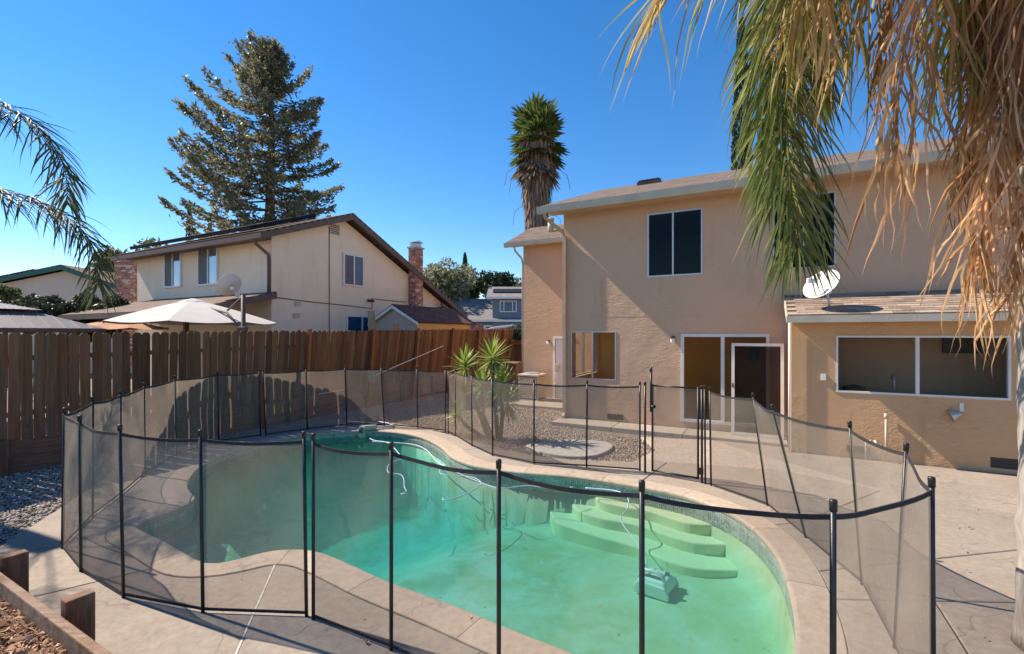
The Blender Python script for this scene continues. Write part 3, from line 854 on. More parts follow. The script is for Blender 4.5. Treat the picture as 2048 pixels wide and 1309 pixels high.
YARD_L = [(-5.3, 4.84), (-5.72, 5.96), (-6.3, 7.4), (-6.62, 8.6), (-6.4, 9.5), (-6.0, 10.2), (-5.3, 11.4), (-4.45, 12.2)] + uvp([(9.5, 10.5), (-1.0, 10.5), (-1.0, 8.2), (0.8, 7.2)])
YARD_B = [(-4.45, 12.2), (-3.3, 11.95), (-2.1, 11.0), (-1.35, 10.25), (-0.6, 9.45), (-0.1, 8.95), (0.39, 8.48), (1.0, 8.24), (2.06, 8.08), (2.75, 8.95), (2.73, 10.05)] + uvp([(10.56, 4.6), (12.7, 4.6), (12.7, 7.4), (17.0, 7.4), (17.0, 10.6), (9.0, 10.5)])
g1 = stones('gravel', [YARD_L], 2100, 0.020, 3)
tag(stuff(g1), 'blue-grey gravel strip between the pool deck and the board fence', 'gravel')
g2 = stones('gravel', [YARD_B], 1500, 0.016, 4, M_GRAVEL_B, excl=(slab_xy,))
tag(stuff(g2), 'beige gravel bed around the yucca beside the house', 'gravel')

# ------------------------------------------------------------------ mesh pool fence (five lift-out sections)
# post: base x, base y, top x, (height 1.42)
SEC = {
 'A': ('black mesh fence section curving round the left end of the pool', [(-1.60, 3.66, -1.62), (-2.44, 3.71, -2.46), (-3.24, 3.92, -3.27), (-3.99, 4.35, -4.0), (-4.61, 4.82, -4.59), (-5.05, 5.66, -5.05), (-5.33, 6.4, -5.33), (-5.75, 7.36, -5.76), (-6.05, 8.46, -6.07), (-5.97, 9.56, -5.99), (-5.40, 10.09, -5.43)]),
 'B': ('black mesh fence section behind the far end of the pool, before the wooden fence', [(-5.31, 10.14, -5.37), (-4.69, 10.77, -4.72), (-3.97, 11.3, -4.02), (-3.07, 11.3, -3.15), (-2.19, 10.94, -2.22), (-1.49, 10.57, -1.50)]),
 'C': ('black mesh fence section running past the yucca to the gate', [(-1.42, 10.48, -1.42), (-1.21, 10.09, -1.21), (-0.78, 9.19, -0.79), (-0.35, 8.48, -0.36), (0.37, 7.92, 0.37), (1.23, 7.75, 1.24), (2.05, 7.53, 2.05)]),
 'E': ('black mesh fence section with leaning posts, from the gate round to the near side', [(2.83, 6.88, 2.82), (2.88, 6.80, 2.86), (3.27, 6.01, 3.08), (3.17, 5.07, 2.81), (3.07, 4.12, 2.96), (2.68, 3.29, 2.76), (2.26, 2.52, 2.25), (1.49, 2.18, 1.49), (0.68, 2.46, 0.68), (-0.08, 2.84, -0.08), (-0.84, 3.27, -0.84), (-1.53, 3.62, -1.53)]),
}
PH = 1.42
def post_mesh(b, t, parent, r=0.0135):
    mb = MB(); b = Vector(b); t = Vector(t); d = (t - b)
    mb.tube([b - d * 0.03, b + d * 0.5, t], r, 10)
    o = mb.build('post', M_BLACK, parent, True)
    cp = MB(); a = d.normalized(); cp.lathe(t - a * 0.035, [(r * 1.28, 0), (r * 1.3, 0.045), (r * 1.1, 0.053), (r * 0.3, 0.055)], 10, a)
    cp.build('cap', M_BLACK, o, True)
    # clip screws up the post
    return o
PRG = random.Random(5)
def panel(b0, t0, b1, t1, parent, sag=0.045, bulge=0.03):
    b0, t0, b1, t1 = map(Vector, (b0, t0, b1, t1)); nu, nv = 12, 10
    nrm = (b1 - b0).cross(ZD).normalized(); ph = PRG.uniform(0, 6.28); am = PRG.uniform(-1, 1) * bulge; wr = PRG.uniform(0.3, 1) * 0.02
    tw = 0.025
    def P(s, h):
        top = t0.lerp(t1, s) - ZD * (sag * 4 * s * (1 - s) + 0.05)
        bot = b0.lerp(b1, s) + ZD * 0.018
        p = bot.lerp(top, h)
        e = 4 * s * (1 - s)
        return p + nrm * (e * (am * math.sin(h * math.pi) + wr * math.sin(h * 7 + s * 5 + ph) * min(1, h * 6)))
    mb = MB()
    vs = [P(i / nu, j / nv) for j in range(nv + 1) for i in range(nu + 1)]
    fs = [(j * (nu + 1) + i, j * (nu + 1) + i + 1, (j + 1) * (nu + 1) + i + 1, (j + 1) * (nu + 1) + i) for j in range(nv) for i in range(nu)]
    mb.add(vs, fs)
    o = mb.build('mesh_panel', M_MESH, parent, True)
    for h, w in ((1.0, tw), (0.0, 0.022)):
        tp = MB(); n = 10; th = nrm * 0.0035; k = len(tp.v)
        for i in range(n + 1):
            p = P(i / n, h) + (-ZD * w if h > .5 else ZD * 0)
            for q in (p - th, p + th, p + th + ZD * w, p - th + ZD * w): tp.v.append(tuple(q))
        for i in range(n):
            for j in range(4):
                j2 = (j + 1) % 4; tp.f.append((i * 4 + j, i * 4 + j2, (i + 1) * 4 + j2, (i + 1) * 4 + j))
        tp.build('top_binding' if h > .5 else 'bottom_binding', M_TAPE, o)
    # side hems held along the posts
    for s in (0.0, 1.0):
        sb = MB(); q = nrm * 0.003; e = (b1 - b0).normalized() * (0.014 if s == 0 else -0.014)
        a0 = P(s, 0.0); a1 = P(s, 1.0)
        sb.prism([a0 - q, a0 + q, a0 + q + e, a0 - q + e], a1 - a0)
        sb.build('side_hem', M_TAPE, o)
for key, (lab, L) in SEC.items():
    root = thing('pool_fence', lab, 'fence', (L[0][0], L[0][1], 0), 'mesh pool fence sections')
    B = [Vector((x, y, 0)) for x, y, _ in L]; T = [Vector((tx, y, PH + PRG.uniform(-.008, .008))) for x, y, tx in L]
    for b, t in zip(B, T): post_mesh(b, t, root)
    for i in range(len(B) - 1):
        if (B[i + 1] - B[i]).length < 0.15:
            continue
        panel(B[i], T[i], B[i + 1], T[i + 1], root, sag=0.03 if key == 'E' else 0.022)
# gate
gate = thing('pool_gate', 'black self-closing mesh gate with a tall latch post facing the sliding door', 'gate', (2.3, 7.4, 0))
G0, G1 = Vector((2.20, 7.36, 0)), Vector((2.76, 6.97, 0))
for p in (Vector((2.11, 7.45, 0)), Vector((2.80, 6.93, 0))):
    post_mesh(p, p + ZD * PH, gate, 0.017)
gd = (G1 - G0)
fr = MB(); rr = 0.014
for p in (G0, G1): fr.tube([p + ZD * 0.05, p + ZD * (PH - 0.01)], 0.016, 10)
fr.tube([G0 + ZD * 0.06, G1 + ZD * 0.06], rr, 8); fr.tube([G0 + ZD * (PH - 0.03), G1 + ZD * (PH - 0.03)], rr, 8)
fr.build('gate_frame', M_BLACK, gate, True)
pm = MB(); pm.add([G0 + ZD * 0.06, G1 + ZD * 0.06, G1 + ZD * (PH - 0.03), G0 + ZD * (PH - 0.03)], [(0, 1, 2, 3)]); pm.build('mesh_panel', M_MESH, gate)
lp = G0 + gd.normalized() * -0.03 + Vector((0.0, -0.02, 0))
lt = MB(); lt.tube([lp + ZD * 0.98, lp + ZD * 1.60], 0.018, 10); lt.lathe(lp + ZD * 1.60, [(0.02, 0), (0.022, 0.02), (0.018, 0.075), (0.004, 0.08)], 10)
lt.build('latch_post', M_BLACK, gate, True)
lk = MB(); lk.tube([lp + ZD * 1.06 + Vector((0.0, -0.01, 0)), lp + ZD * 1.06 + Vector((0.065, -0.03, 0))], 0.026, 10); lk.ubox(0, 0, 0, 0, 0, 0) if False else None
lk.build('latch_knob', M_BLACK, gate, True)
for z in (0.12, 0.95):
    h = MB(); h.obox(G1 + Vector((0.0, -0.03, z)), Vector((0.05, -0.03, 0)), Vector((0.015, 0.02, 0)), (0, 0, 0.10)); h.build('hinge', M_BLACK, gate)

# ------------------------------------------------------------------ leaning board fence along the plot edge
bf = thing('board_fence', 'weathered brown dog-eared board fence leaning over a low retaining wall', 'fence', W(8, 10.6, 0))
FB = lambda u: 10.56 + max(0.0, (u - 7.0)) * 0.018
def topz(u): return 2.20 + max(0, u - 2) * 0.0145
def botz(u): return 0.50 + max(0, u - 6) * 0.02
def lean(u): return 0.0 if u < 5.5 else min(0.26, (u - 5.5) * 0.055)
PK = []
for wd in (0.142, 0.150, 0.136):
    mb = MB(); h = 1.0; t = 0.019; e = 0.046
    mb.prism([(-wd / 2, 0, 0), (wd / 2, 0, 0), (wd / 2, 0, h - 0.030), (wd / 2 - e * 0.28, 0, h - 0.014), (wd / 2 - e * 0.62, 0, h - 0.004), (wd / 2 - e, 0, h), (-wd / 2 + e, 0, h), (-wd / 2 + e * 0.62, 0, h - 0.004), (-wd / 2 + e * 0.28, 0, h - 0.014), (-wd / 2, 0, h - 0.030)], (0, t, 0))
    for mm in (M_PICKET, M_PICKET_R): PK.append(mb.mesh('picket', mm))
u = -1.5; i = 0; off = wloc(bf); prng = random.Random(3)
ang0 = math.atan2(UY, UX); wn_ = 0
while u < 19.9:
    w = wn_; wn_ = prng.choice((0, 1, 2)); red = prng.random() < max(0.05, min(0.75, (u - 7.5) * 0.12))
    me = PK[w * 2 + (1 if red else 0)]
    side = 0.0
    h = topz(u) - botz(u) + prng.uniform(-.012, .012)
    p = W(u, FB(u) + prng.uniform(-.010, .010), botz(u))
    o = link('picket', me, bf, p - off)
    o.scale = (1, 1, h)
    tilt = lean(u) / 1.7
    # lean towards the pool (-v), plus small individual tilts
    o.rotation_euler = (Matrix.Rotation(ang0, 4, 'Z') @ Matrix.Rotation(tilt + prng.uniform(-.008, .008), 4, 'X') @ Matrix.Rotation(prng.uniform(-.012, .012) , 4, 'Y')).to_euler()
    gap = prng.choice((0.007, 0.010, 0.013, 0.017)) if u < 8.5 else prng.choice((0.002, 0.004, 0.006))
    u += ((0.142, 0.150, 0.136)[w] + (0.142, 0.150, 0.136)[wn_]) / 2 + gap; i += 1
for uu in (-0.6, 1.2, 3.4, 5.8, 8.16, 10.34, 12.45, 14.5, 16.41, 18.6):
    mb = MB(); l_ = lean(uu)
    front = uu > 7
    dv = -0.105 if front else 0.03
    base = W(uu, FB(uu) + dv - 0.0, 0.0 if front else 0.0); zt = topz(uu) + (0.03 if front else -0.12)
    mb.obox(base - ZD * 0.3, UD * 0.09, VD * 0.09, ZD * (zt + 0.3) - VD * l_ * 1.15)
    mb.build('fence_post', M_POSTR, bf, bevel=0.004)
for zz in (0.85, 1.75):
    for ua, ub in ((-1.6, 2.0), (2.0, 5.5), (5.5, 10.2), (10.2, 15.0), (15.0, 20.0)):
        mb = MB()
        def RP(q): return W(q, FB(q) + 0.055 - lean(q) * (zz - botz(q)) / 1.7, zz + (topz(q) - 2.2))
        a, b = RP(ua), RP(ub); mb.obox(a, b - a, VD * 0.038, ZD * 0.085); mb.build('rail', M_PICKET, bf)
# retaining boards below the pickets
for row in range(2):
    ua = -1.5 - row * 1.1
    while ua < 17.5:
        ub = min(ua + 3.05, 18.2)
        mb = MB(); z0 = -0.06 + row * 0.285 + max(0, ua - 6) * 0.02; z1 = z0 + 0.28
        a = W(ua + 0.004, FB(ua) - 0.035 - row * 0.004, z0); b = W(ub - 0.004, FB(ub) - 0.035 - row * 0.004, z0 + (ub - max(6, ua)) * 0.02 if ub > 6 else z0)
        mb.obox(a, b - a, VD * 0.045, ZD * 0.28); mb.build('retaining_board', M_BOARD, bf, bevel=0.004)
        ua = ub
for uu in (0.2, 2.62, 5.9, 6.9, 7.7, 9.6, 11.9, 13.6):
    mb = MB(); mb.obox(W(uu, FB(uu) - 0.125, -0.1), UD * 0.13, VD * 0.085, ZD * (0.64 + max(0, uu - 6) * 0.02)); mb.build('stake', M_STAKE, bf, bevel=0.006)

# short cross fence and gate beside the house, with bush behind
xf = thing('side_fence', 'short reddish board fence between the long fence and the house corner', 'fence', W(19.4, 9.0, 0))
vv_ = 7.3
while vv_ < 10.7:
    mb = MB(); mb.ubox(19.4, 19.42, vv_, vv_ + 0.138, 0.05, 1.92); mb.build('picket', M_PICKET_R, xf); vv_ += 0.143
mb = MB(); mb.ubox(19.30, 19.39, 7.3, 10.7, 1.70, 1.82); mb.build('rail', M_POSTR, xf)

# ------------------------------------------------------------------ wall / window helpers
def uplane(u0): return lambda s, d, z: W(u0 + d, s, z)       # wall facing -u, s along v
def vplane(v0): return lambda s, d, z: W(s, v0 + d, z)       # wall facing -v, s along u
def wall_mesh(mb, P, s0, s1, z0, z1, holes, th=0.16):
    ss = sorted({s0, s1, *[h[0] for h in holes], *[h[1] for h in holes]}); zs = sorted({z0, z1, *[h[2] for h in holes], *[h[3] for h in holes]})
    def hole(s, z): return any(h[0] < s < h[1] and h[2] < z < h[3] for h in holes)
    for a, b in zip(ss[:-1], ss[1:]):
        for c, d in zip(zs[:-1], zs[1:]):
            if hole((a + b) / 2, (c + d) / 2): continue
            mb.add([P(a, 0, c), P(b, 0, c), P(b, 0, d), P(a, 0, d)], [(0, 1, 2, 3)])
            mb.add([P(a, th, c), P(b, th, c), P(b, th, d), P(a, th, d)], [(3, 2, 1, 0)])
    for a, b, c, d in holes:
        for q in (((a, c), (b, c)), ((b, c), (b, d)), ((b, d), (a, d)), ((a, d), (a, c))):
            (x0, y0), (x1, y1) = q
            mb.add([P(x0, 0, y0), P(x1, 0, y1), P(x1, th, y1), P(x0, th, y0)], [(0, 1, 2, 3)])
    for x in (s0, s1): mb.add([P(x, 0, z0), P(x, th, z0), P(x, th, z1), P(x, 0, z1)], [(0, 1, 2, 3)])
def pbox(mb, P, s0, s1, d0, d1, z0, z1):
    o = P(s0, d0, z0); mb.obox(o, P(s1, d0, z0) - o, P(s0, d1, z0) - o, ZD * (z1 - z0))
def window(parent, P, s0, s1, z0, z1, fm, gm, fw=0.035, d0=-0.012, d1=0.06, mull=(), mw=0.035, gd=0.03, name='window', back=None, sill=None):
    mb = MB(); q = 0.0015
    pbox(mb, P, s0 + q, s1 - q, d0, d1, z0 + q, z0 + fw); pbox(mb, P, s0 + q, s1 - q, d0, d1, z1 - fw, z1 - q)
    pbox(mb, P, s0 + q, s0 + fw, d0 + .001, d1 - .001, z0 + fw, z1 - fw); pbox(mb, P, s1 - fw, s1 - q, d0 + .001, d1 - .001, z0 + fw, z1 - fw)
    ms = sorted(mull)
    for m in ms: pbox(mb, P, m - mw / 2, m + mw / 2, d0 + .004, d1 - .004, z0 + fw, z1 - fw)
    w = mb.build(name, fm, parent, bevel=0.0)
    edges = [s0 + fw] + [x for m in ms for x in (m - mw / 2, m + mw / 2)] + [s1 - fw]
    for k in range(0, len(edges), 2):
        g = MB(); dd = gd + (0.008 if (k // 2) % 2 else 0)
        g.add([P(edges[k], dd, z0 + fw), P(edges[k + 1], dd, z0 + fw), P(edges[k + 1], dd, z1 - fw), P(edges[k], dd, z1 - fw)], [(0, 1, 2, 3)])
        g.build('pane', gm, w)
    if back is not None:
        g = MB(); pbox(g, P, s0 + fw, s1 - fw, back[1], back[1] + 0.004, z0 + fw, z1 - fw); g.build('blind', back[0], w)
    return w
def uv_sheet(name, mat, parent, corners, th=0.03, flip=False):
    """sloping roof slab: corners a(low,start) b(low,end) c(high,end) d(high,start), UV in metres"""
    a, b, c, d = map(Vector, corners); off = wloc(parent)
    nrm = (b - a).cross(d - a).normalized()
    if nrm.z < 0: nrm = -nrm
    vs = [a, b, c, d] + [p - nrm * th for p in (a, b, c, d)]
    me = bpy.data.meshes.new(name); me.from_pydata([tuple(p - off) for p in vs], [], [(0, 1, 2, 3), (7, 6, 5, 4), (0, 4, 5, 1), (1, 5, 6, 2), (2, 6, 7, 3), (3, 7, 4, 0)])
    uvl = me.uv_layers.new(name='UVMap'); eu = (b - a).normalized(); ev = (d - a) - eu * (d - a).dot(eu); ev.normalize()
    for p in me.polygons:
        for li in p.loop_indices:
            q = vs[me.loops[li].vertex_index] - a; uvl.data[li].uv = (q.dot(eu), q.dot(ev))
    me.materials.append(mat)
    bm = bmesh.new(); bm.from_mesh(me); bmesh.ops.recalc_face_normals(bm, faces=bm.faces); bm.to_mesh(me); bm.free()
    return link(name, me, parent)
def room(parent, u0, u1, v0, v1, z0, z1, mat, name='interior'):
    mb = MB()
    c = [W(u0, v0, z0), W(u1, v0, z0), W(u1, v1, z0), W(u0, v1, z0), W(u0, v0, z1), W(u1, v0, z1), W(u1, v1, z1), W(u0, v1, z1)]
    mb.add(c, [(0, 1, 2, 3), (4, 7, 6, 5), (1, 5, 6, 2), (0, 4, 5, 1), (3, 2, 6, 7)])
    return mb.build(name, mat, parent)

# ------------------------------------------------------------------ the house
house = thing('stucco_house', 'two-storey tan stucco house with sliding door and low kitchen extension', 'house', W(11.3, 2, 0))
MU = uplane(11.3); KU = uplane(10.2); WU = uplane(14.5)
mb = MB(); wall_mesh(mb, MU, -9.0, 4.57, -0.05, 5.32, [(3.20, 4.37, 1.06, 2.26), (-0.09, 1.70, 0.20, 2.20), (1.23, 2.45, 3.53, 5.03), (-1.25, -0.14, 3.53, 5.05)])
wall_mesh(mb, lambda s, d, z: W(s, 4.57 - d, z), 11.46, 20.0, -0.05, 5.32, [(11.75, 13.6, 1.06, 2.26)])
mb.build('wall', M_STUCCO, house)
mb = MB(); wall_mesh(mb, WU, 4.57, 7.36, -0.05, 5.30, [(5.55, 6.17, 0.06, 2.04)]); mb.ubox(14.66, 20, 7.2, 7.36, -0.05, 5.30)
mb.build('wing_wall', M_STUCCO_W, house)
mb = MB(); wall_mesh(mb, KU, -9.0, -0.43, -0.05, 2.50, [(-3.40, -1.12, 1.15, 2.17), (-3.52, -3.16, 0.07, 0.24)])
mb.ubox(10.36, 11.298, -0.59, -0.43, -0.05, 2.50)
mb.prism([W(10.2, -0.43, 2.5), W(11.298, -0.43, 2.5), W(11.298, -0.43, 2.95), W(10.2, -0.43, 2.60)], VD * -0.16)
mb.build('kitchen_wall', M_STUCCO_K, house)
# belt line between the storeys
part('belt_joint', M_STUCCO, house, lambda m: m.ubox(11.297, 11.302, -0.43, 4.55, 2.607, 2.619))
rm = MB()
c_ = [W(u, v, z) for z in (0.15, 2.5) for u, v in ((11.46, -0.45), (13.7, -0.45), (13.7, 4.40), (11.46, 4.40))]
rm.add(c_, [(0, 1, 2, 3), (4, 7, 6, 5), (1, 5, 6, 2), (0, 4, 5, 1)]); rm.build('interior', M_ROOM, house)
window(house, lambda s, d, z: W(s, 4.57 - d, z), 11.75, 13.6, 1.06, 2.26, M_ALU, M_GLASS, mull=(12.7,), fw=0.03)
room(house, 10.36, 14, -8.5, -0.6, 0.15, 2.45, M_ROOM_K)
room(house, 11.46, 15, 0.6, 4.3, 3.0, 5.2, M_ROOM_D); room(house, 11.46, 15, -3.0, 0.5, 3.0, 5.2, M_ROOM_D)
# windows and doors
window(house, MU, 1.23, 2.45, 3.53, 5.03, M_ALU, M_GLASS, mull=(1.87,), back=None)
window(house, MU, -1.25, -0.14, 3.53, 5.05, M_ALU, M_GLASS, mull=(-0.7,))
window(house, MU, 3.20, 4.37, 1.06, 2.26, M_ALU, M_GLASS, mull=(3.80,), fw=0.025, mw=0.04)
window(house, MU, -0.09, 1.70, 0.20, 2.20, M_WHITE, M_GLASS, fw=0.07, mull=(0.82,), mw=0.075, d0=-0.02, d1=0.1, name='sliding_door')
window(house, KU, -3.40, -1.12, 1.15, 2.17, M_WHITE, M_GLASS, fw=0.035, mull=(-2.26,), mw=0.05)
d = part('side_door', M_WHITEP, house, lambda m: pbox(m, WU, 5.56, 6.16, 0.03, 0.07, 0.07, 2.03))
part('door_trim', M_WHITEP, house, lambda m: (pbox(m, WU, 6.17, 6.24, -0.02, 0.02, 0.05, 2.10), pbox(m, WU, 5.48, 6.17, -0.02, 0.02, 2.04, 2.10)))
wr = MB(); wr.lathe(MU(0.22, 0.13, 1.78), [(0.02, 0), (0.10, 0.006), (0.115, 0.012), (0.02, 0.02)], 20, UD); wo = wr.build('wreath', M_LEAFY, house); wo.scale = (1, 1, 2.0); wo.location.z -= 1.78
# kitchen things seen through the window
part('counter', M_ROOM_D, house, lambda m: m.ubox(10.37, 10.95, -5.5, -0.62, 0.95, 1.02))
part('cabinet', M_ROOM_D, house, lambda m: m.ubox(12.6, 12.95, -3.1, -2.35, 1.0, 2.3))
fa = MB(); c0 = W(10.55, -2.02, 1.02)
fa.tube([c0, c0 + ZD * 0.32, c0 + ZD * 0.42 + UD * .03, c0 + ZD * 0.46 + UD * .10, c0 + ZD * 0.43 + UD * .17, c0 + ZD * 0.36 + UD * .19], 0.016, 8)
fa.build('faucet', M_ALU, house, True)
part('wall_cabinet', M_FASCIA_B, house, lambda m: m.ubox(12.9, 13.3, -2.2, -0.7, 1.55, 2.35))
part('wall_cabinet', M_FASCIA_B, house, lambda m: m.ubox(12.9, 13.3, -6.0, -3.3, 1.55, 2.35))
part('refrigerator', M_DARK, house, lambda m: m.ubox(12.3, 13.0, -2.75, -2.25, 0.2, 2.0))
part('pot', M_DARK, house, lambda m: m.lathe(W(10.65, -1.45, 1.021), [(0.16, 0), (0.20, 0.12), (0.17, 0.2), (0.03, 0.24)], 14), True)
part('stove', M_DARK, house, lambda m: m.ubox(11.6, 12.2, -4.2, -3.2, 0.2, 1.25))
part('range_hood', M_DARK, house, lambda m: m.ubox(11.2, 11.6, -3.35, -2.85, 1.85, 2.35))
# floor vents with slats
def vent(P, s0, s1, z0, z1, m=M_FASCIA_B, d=0.0, n=5):
    f = MB(); pbox(f, P, s0, s1, d - 0.012, d - 0.002, z0, z1); v = f.build('vent', m, house)
    for i in range(n):
        g = MB(); z = z0 + (i + .5) * (z1 - z0) / n; pbox(g, P, s0 + .015, s1 - .015, d - 0.02, d - 0.0125, z - .006, z + .006); g.build('slat', M_DARK, v)
vent(MU, 3.02, 3.42, 0.10, 0.24); 
kv = MB(); pbox(kv, KU, -3.52, -3.16, 0.03, 0.05, 0.07, 0.24); kvo = kv.build('vent', M_FASCIA_B, house)
for i in range(4):
    g = MB(); z = 0.09 + i * 0.042; pbox(g, KU, -3.51, -3.17, 0.015, 0.028, z, z + 0.02); g.build('slat', M_DARK, kvo)
vent(KU, -1.62, -1.28, 0.10, 0.22)
# wall lamps
def wall_lamp(P, s, z, mat_shade):
    f = MB(); pbox(f, P, s - .035, s + .035, -0.02, -0.002, z - .03, z + .05); f2 = MB()
    o = f.build('wall_lamp', M_FASCIA_B, house)
    g = MB(); g.lathe(P(s, -0.075, z - 0.12), [(0.028, 0), (0.045, 0.02), (0.05, 0.07), (0.04, 0.12)], 12); g.build('shade', mat_shade, o, True)
    h = MB(); h.lathe(P(s, -0.075, z + 0.0), [(0.045, 0), (0.05, 0.02), (0.02, 0.04)], 12); pbox(h, P, s - .012, s + .012, -0.08, -0.02, z + 0.02, z + 0.04); h.build('bracket', M_FASCIA_B, o)
wall_lamp(MU, 1.86, 2.10, M_WHITEP); wall_lamp(WU, 6.40, 1.95, M_WHITEP)
part('outlet_box', M_WHITEP, house, lambda m: pbox(m, KU, -0.97, -0.89, -0.03, -0.001, 1.36, 1.47))
ob = part('outlet_box', M_ACBEIGE, house, lambda m: pbox(m, WU, 6.02, 6.16, -0.09, -0.001, 0.98, 1.20), bevel=0.01)
part('conduit', M_ACBEIGE, house, lambda m: m.tube([WU(6.12, -0.05, 0.98), WU(6.10, -0.06, 0.6), WU(6.2, -0.12, 0.42), WU(6.38, -0.3, 0.46)], 0.012, 8), True)
part('gas_pipe', M_ACBEIGE, house, lambda m: (m.tube([KU(-1.83, -0.045, -0.02), KU(-1.83, -0.045, 0.78)], 0.017, 8), m.tube([KU(-1.83, -0.045, 0.74), KU(-1.83, -0.045, 0.83)], 0.028, 8)), True)
part('hose_bib', M_ACBEIGE, house, lambda m: (m.tube([KU(-1.55, -0.05, 0.0), KU(-1.55, -0.05, 0.30), KU(-1.62, -0.10, 0.36)], 0.015, 8), m.tube([KU(-1.66, -0.10, 0.36), KU(-1.70, -0.14, 0.30)], 0.02, 8)), True)
fb = part('lamp_bracket', M_WHITE, house, lambda m: pbox(m, KU, -2.84, -2.79, -0.012, -0.001, 0.94, 1.08))
fl = MB(); fl.lathe(KU(-2.80, -0.03, 0.90), [(0.03, 0), (0.055, 0.06), (0.10, 0.13), (0.105, 0.14), (0.09, 0.13)], 14, (P_ := (W(0, 0.9, -0.35))).normalized(), cap=False); fl.build('floodlight', M_ALU, fb, True)
# roofs
ro = uv_sheet('roof', M_ROOF, house, (W(10.72, 5.02, 5.39), W(10.72, -9.2, 5.39), W(16.0, -9.2, 7.25), W(16.0, 5.02, 7.25)), 0.05)
uv_sheet('roof', M_ROOF, house, (W(21.3, 5.02, 5.39), W(21.3, -9.2, 5.39), W(16.0, -9.2, 7.25), W(16.0, 5.02, 7.25)), 0.05)
part('gable_wall', M_STUCCO, house, lambda m: m.prism([W(11.35, 4.56, 5.3), W(20.6, 4.56, 5.3), W(16.0, 4.56, 7.12)], VD * -0.15))
part('gutter', M_FASCIA, house, lambda m: m.prism([W(10.64, 5.04, 5.37), W(10.66, 5.04, 5.25), W(10.69, 5.04, 5.205), W(10.77, 5.04, 5.205), W(10.77, 5.04, 5.37), W(10.75, 5.04, 5.37), W(10.745, 5.04, 5.30), W(10.67, 5.04, 5.30), W(10.66, 5.04, 5.37)], VD * -14.2))
part('soffit', M_STUCCO, house, lambda m: m.ubox(10.775, 11.298, -9.0, 4.9, 5.27, 5.325))
part('rake_board', M_FASCIA, house, lambda m: m.prism([W(10.78, 5.0, 5.20), W(10.78, 5.0, 5.36), W(16.0, 5.0, 7.19), W(16.0, 5.0, 7.03)], VD * -0.04))
uv_sheet('wing_roof', M_ROOF, house, (W(14.05, 7.84, 5.31), W(14.05, 4.58, 5.31), W(16.05, 4.58, 6.22), W(16.05, 7.84, 6.22)), 0.05)
uv_sheet('wing_roof', M_ROOF, house, (W(18.05, 7.84, 5.31), W(18.05, 4.58, 5.31), W(16.05, 4.58, 6.22), W(16.05, 7.84, 6.22)), 0.05)
part('wing_gutter', M_FASCIA, house, lambda m: m.prism([W(13.99, 7.86, 5.30), W(14.0, 7.86, 5.20), W(14.03, 7.86, 5.15), W(14.10, 7.86, 5.15), W(14.10, 7.86, 5.30)], VD * -3.28))
part('wing_soffit', M_STUCCO_W, house, lambda m: m.ubox(14.11, 14.50, 4.6, 7.8, 5.22, 5.27))
part('wing_rake', M_FASCIA, house, lambda m: m.prism([W(14.1, 7.82, 5.14), W(14.1, 7.82, 5.29), W(16.05, 7.82, 6.17), W(16.05, 7.82, 6.0)], VD * -0.04))
part('wing_gable', M_STUCCO_W, house, lambda m: m.prism([W(14.5, 7.36, 5.28), W(17.6, 7.36, 5.28), W(16.05, 7.36, 6.1)], VD * -0.12))
# kitchen roof with its own shingle tabs
ks = uv_sheet('kitchen_roof', M_ROOF, house, (W(9.84, -0.36, 2.535), W(9.84, -9.2, 2.535), W(11.297, -9.2, 3.0), W(11.297, -0.36, 3.0)), 0.04)
part('kitchen_fascia', M_FASCIA, house, lambda m: m.ubox(9.80, 9.845, -9.2, -0.34, 2.40, 2.525))
part('kitchen_soffit', M_STUCCO, house, lambda m: m.ubox(9.846, 10.198, -9.0, -0.43, 2.43, 2.46))
part('kitchen_rake', M_FASCIA, house, lambda m: m.prism([W(9.85, -0.34, 2.40), W(9.85, -0.34, 2.525), W(11.29, -0.34, 2.985), W(11.29, -0.34, 2.86)], VD * -0.03))
sl = Vector(W(11.297, 0, 3.0) - W(9.84, 0, 2.535)); slen = sl.length; sn = sl.normalized(); nrm = sn.cross(-VD).normalized()
if nrm.z < 0: nrm = -nrm
tab = MB(); tab.add([(-.148, 0, 0.016), (.148, 0, 0.016), (.148, .20, 0.004), (-.148, .20, 0.004), (-.148, 0, 0.002), (.148, 0, 0.002), (.148, .2, 0.0), (-.148, .2, 0.0)], [(0, 1, 2, 3), (4, 5, 1, 0), (5, 6, 2, 1), (7, 4, 0, 3), (6, 7, 3, 2)])
tme = tab.mesh('shingle', M_SHINGLE)
rotm = Matrix((-VD, sn, nrm)).transposed().to_euler()
koff = wloc(ks); tr = random.Random(9)
for row in range(10):
    v = -0.36 - 0.15 * (row % 2) * 1.0 - 0.149
    while v > -4.5:
        p = W(9.84, v, 2.535) + sn * (row * 0.145 - 0.012) + nrm * (0.001 + tr.uniform(0, .003))
        link('shingle', tme, ks, p - koff, rotm); v -= 0.302
